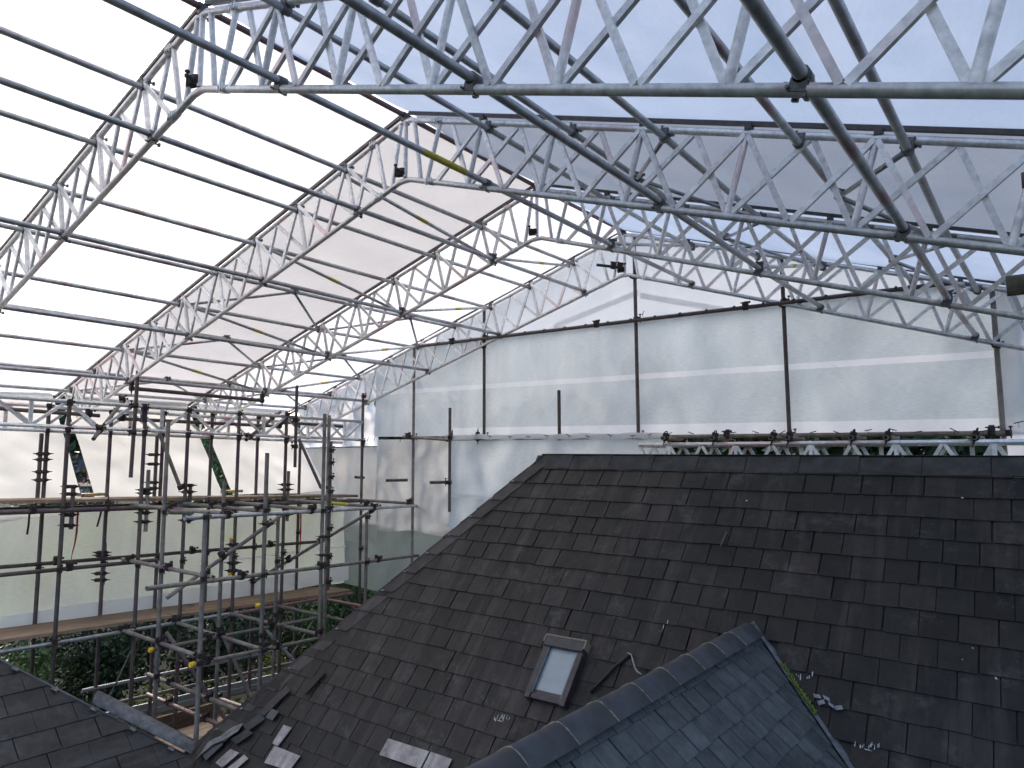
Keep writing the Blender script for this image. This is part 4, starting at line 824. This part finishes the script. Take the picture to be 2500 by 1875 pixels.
def foliage(name, c, rx, ry, rz, cnt, leaf, mat, parent, lobes=9, seed=0):
    R = random.Random(seed); b = MB(); c = V(c)
    lb = [(c+V((R.uniform(-.7, .7)*rx, R.uniform(-.7, .7)*ry, R.uniform(-.75, .8)*rz)), R.uniform(.28, .55)) for _ in range(lobes)]
    for _ in range(cnt):
        o_, k = R.choice(lb); d = V((R.gauss(0, 1), R.gauss(0, 1), R.gauss(0, 1))).normalized(); rr = R.random()**.45
        p = o_+V((d.x*rx, d.y*ry, d.z*rz))*k*rr; l = leaf*R.uniform(.5, 1.4)
        n_ = (d+V((R.gauss(0, .7), R.gauss(0, .7), R.gauss(0, .7)))).normalized(); a = n_.orthogonal().normalized(); a.rotate(Matrix.Rotation(R.uniform(0, 6.3), 3, n_)); e_ = n_.cross(a)
        tone = min(1, max(0, R.gauss(.45, .2)))
        b.add([p-a*l, p-e_*l*.45+n_*l*.1, p+a*l, p+e_*l*.45+n_*l*.1], [(0, 1, 2, 3)], False, tone)
    return b.ob(name, mat, parent)
def tree(x, y, h_, rx, ry, cnt, leaf, mat, label, cat='tree', seed=0, grp=None, base=None, low=.2):
    z = gz(x, y) if base is None else base; t = empty(cat.replace(' ', '_'), (x, y, z), label, cat, grp)
    b = MB(); b.tube([V((x, y, z-.1)), V((x+.08, y, z+h_*.4)), V((x, y+.1, z+h_*.75))], [.04*h_**.5+.04, .03*h_**.5+.02, .02], 8)
    for i in range(4):
        a = i*1.7+seed; p = V((x, y, z+h_*(.3+.1*i))); b.tube([p, p+V((math.cos(a)*rx*.5, math.sin(a)*ry*.5, h_*.2))], [.035, .012], 6)
    b.ob('trunk' if cat == 'tree' else 'stem', 'bark', t)
    foliage('crown', (x, y, z+h_*(low+1)/2), rx, ry, h_*(1-low)/2, cnt, leaf, mat, t, 12, seed)
TG = 'garden trees left of the house'
for i, (x, y, h_, rx, ry, cnt, lf, mt_, lab) in enumerate([
    (-8.6, 1.6, 3.6, 1.1, 1.3, 8000, .05, 'leaf', 'bright green bush behind the lower walkway at the far left'),
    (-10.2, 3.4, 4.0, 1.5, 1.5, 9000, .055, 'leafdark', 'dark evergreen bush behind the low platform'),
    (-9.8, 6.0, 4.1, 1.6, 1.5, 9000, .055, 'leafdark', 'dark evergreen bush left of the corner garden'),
    (-9.2, 8.3, 4.3, 1.4, 1.2, 8000, .05, 'leaf', 'green bush showing below the far corner of the walkway'),
    (-7.2, 9.2, 4.1, 1.3, 1.2, 8000, .05, 'leaf', 'light green bush under the lowest corner sheet'),
    (-7.6, 3.3, 2.7, .75, .8, 4500, .035, 'leafyel', 'yellow green shrub behind the pale diagonal brace'),
    (-7.4, 4.6, 2.8, .8, .8, 4500, .035, 'leafyel', 'yellow green shrub behind the aluminium boards'),
    (-7.3, 6.3, 2.8, .7, .7, 4500, .035, 'leafyel', 'yellow green shrub at the slate hip'),
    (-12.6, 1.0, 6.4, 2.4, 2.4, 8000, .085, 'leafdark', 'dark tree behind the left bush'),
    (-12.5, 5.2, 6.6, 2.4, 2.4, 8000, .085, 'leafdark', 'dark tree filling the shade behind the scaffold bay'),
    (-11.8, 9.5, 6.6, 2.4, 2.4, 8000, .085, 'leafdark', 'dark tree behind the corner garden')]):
    tree(x, y, h_, rx, ry, cnt, lf, mt_, lab, 'bush' if 'bush' in lab or 'shrub' in lab else 'tree', i+1, TG)
BG = 'trees beyond the gable sheeting'
for i, (x, y, h_, r) in enumerate([(-12.5, 15.5, 8.8, 2.7), (-8.8, 14.5, 8.6, 2.6), (-5.2, 14.0, 9.1, 2.7), (-1.6, 14.4, 8.8, 2.7), (2.0, 14.0, 8.9, 2.6), (5.6, 14.3, 9.2, 2.8), (9., 14.5, 9.0, 2.7), (-16.5, 14., 7.6, 2.6), (-14.7, 14.4, 11.0, 1.6)]):
    tree(x, y, h_, r, r, 11000, .135, 'leafdark', 'blurred green tree behind the gable sheets, '+ORD[i]+' in the row', 'tree', 40+i, BG)
for i, (x, y) in enumerate([(-52, 14), (-53, 20), (-52, 26), (-53, 33)]): tree(x, y, 9, 4.6, 4.2, 7000, .33, 'leafdark', 'distant dark tree behind the red van, '+ORD[i]+' from the left', 'tree', 80+i, 'trees beyond the street', low=.05)
for i, (x, y) in enumerate([(-15.5, 9.0), (-18.5, 11.0)]): tree(x, y, 7.2, 1.5, 1.5, 5000, .09, 'leaf', ('near' if i == 0 else 'far')+' olive tree glimpsed through the second sheet gap', 'tree', 70+i)
# neighbouring house glimpsed at the corner gap
hb = aty(755, 1040, 17.); nh = empty('neighbour_house', (hb.x, 17, gz(hb.x, 17)), 'brown gabled house glimpsed between eaves beam and gable corner', 'house')
ap = aty(770, 980, 17.); w = 2.6; zb = gz(hb.x, 17); b = MB()
pr = [(-w, zb), (w, zb), (w, ap.z-w*.8), (0, ap.z), (-w, ap.z-w*.8)]; vs = [V((ap.x+a_, yy, z)) for yy in (17, 22) for a_, z in pr]
b.add(vs, [(0, 1, 2, 3, 4), (9, 8, 7, 6, 5)]+[(i, (i+1) % 5, 5+(i+1) % 5, 5+i) for i in range(5)]); b.ob('wall', 'render', nh)
for sg in (-1, 1):
    b = MB(); a_ = V((ap.x, 16.8, ap.z+.1)); c = V((ap.x+sg*(w+.3), 16.8, ap.z-(w+.3)*.8+.1)); e_ = V((0, 5.4, 0)); t_ = V((0, 0, -.12)); vs = [a_, c, c+e_, a_+e_]
    b.add(vs+[v+t_ for v in vs], [(0, 1, 2, 3), (7, 6, 5, 4), (0, 4, 5, 1), (1, 5, 6, 2), (2, 6, 7, 3)]); b.ob('roof_slope', 'darkslate', nh)
b = MB(); b.box((ap.x-.2, 16.99, ap.z-1.3), (.45, 0, 0), (0, .03, 0), (0, 0, .5)); wf = b.ob('window', 'white', nh)
b = MB(); b.box((0, 0, 0), (.38, 0, 0), (0, .03, 0), (0, 0, .43)); o = b.ob('pane', 'carglass', origin=V((0, 0, 0))); o.parent = wf; o.location = V((ap.x-.2, 16.97, ap.z-1.3))-nh.location
# red van parked up on the road, seen through the first gap between sheets
vc = CAM+ray(192, 1118)*44; vz = gz(vc.x, vc.y)+.1; van = empty('parked_van', (vc.x, vc.y, vz), 'dark red van parked on the street, seen through a sheet gap', 'van')
dv = V((.35, 1, 0)).normalized(); lv = V((dv.y, -dv.x, 0))
def vq(a_, l_, z): return V((vc.x, vc.y, vz))+dv*a_+lv*l_+V((0, 0, z))
prof = [(-2.4, .35), (2.4, .35), (2.45, .95), (1.7, 1.1), (1.0, 1.95), (-2.35, 1.98), (-2.45, .9)]; b = MB(); n2 = len(prof)
b.add([vq(a_, s_, z) for s_ in (-.9, .9) for a_, z in prof], [tuple(range(n2)), tuple(range(2*n2-1, n2-1, -1))]+[(i, (i+1) % n2, n2+(i+1) % n2, n2+i) for i in range(n2)]); b.ob('body', 'redpaint', van)
for s_ in (-.905, .905):
    for a0, a1 in ((-2.1, -.9), (-.75, .3), (.4, 1.15)): b = MB(); b.box(vq((a0+a1)/2, s_, 1.5), dv*(a1-a0)/2, lv*.012, V((0, 0, .3))); b.ob('window', 'carglass', van)
    for a_ in (-1.5, 1.5):
        b = MB(); b.tube([vq(a_, s_-.1, .34), vq(a_, s_+.02, .34)], .36, 18); w_ = b.ob('wheel', 'tyre', van)
        b = MB(); b.tube([vq(a_, s_-.11, .34)-van.location, vq(a_, s_+.03, .34)-van.location], .22, 14); o = b.ob('rim', 'chrome', origin=V((0, 0, 0))); o.parent = w_
        b = MB(); b.tube([vq(a_+.45*math.cos(t), s_, .36+.45*math.sin(t)) for t in [math.pi*k/8 for k in range(9)]], .035, 6); b.ob('wheel_arch', 'chrome', van)
for s_ in (-.65, .65): b = MB(); b.box(vq(2.46, s_, .85), dv*.03, lv*.16, V((0, 0, .1))); b.ob('headlight', 'white', van)
fc = CAM+ray(205, 1172)*33
b = MB(); fz = gz(fc.x, fc.y); b.tube([V((fc.x, fc.y-1.1, fz)), V((fc.x, fc.y-1.1, fz+1.1)), V((fc.x, fc.y+1.1, fz+1.1)), V((fc.x, fc.y+1.1, fz))], .03, 8)
for k in range(13): yy = fc.y-1.0+k*.167; b.tube([V((fc.x, yy, fz+.2)), V((fc.x, yy, fz+1.08))], .012, 6)
b.tube([V((fc.x, fc.y-1.1, fz+.2)), V((fc.x, fc.y+1.1, fz+.2))], .02, 6); o = b.ob('crowd_barrier', 'galv'); tag(o, 'grey steel barrier in front of the red van', 'barrier')
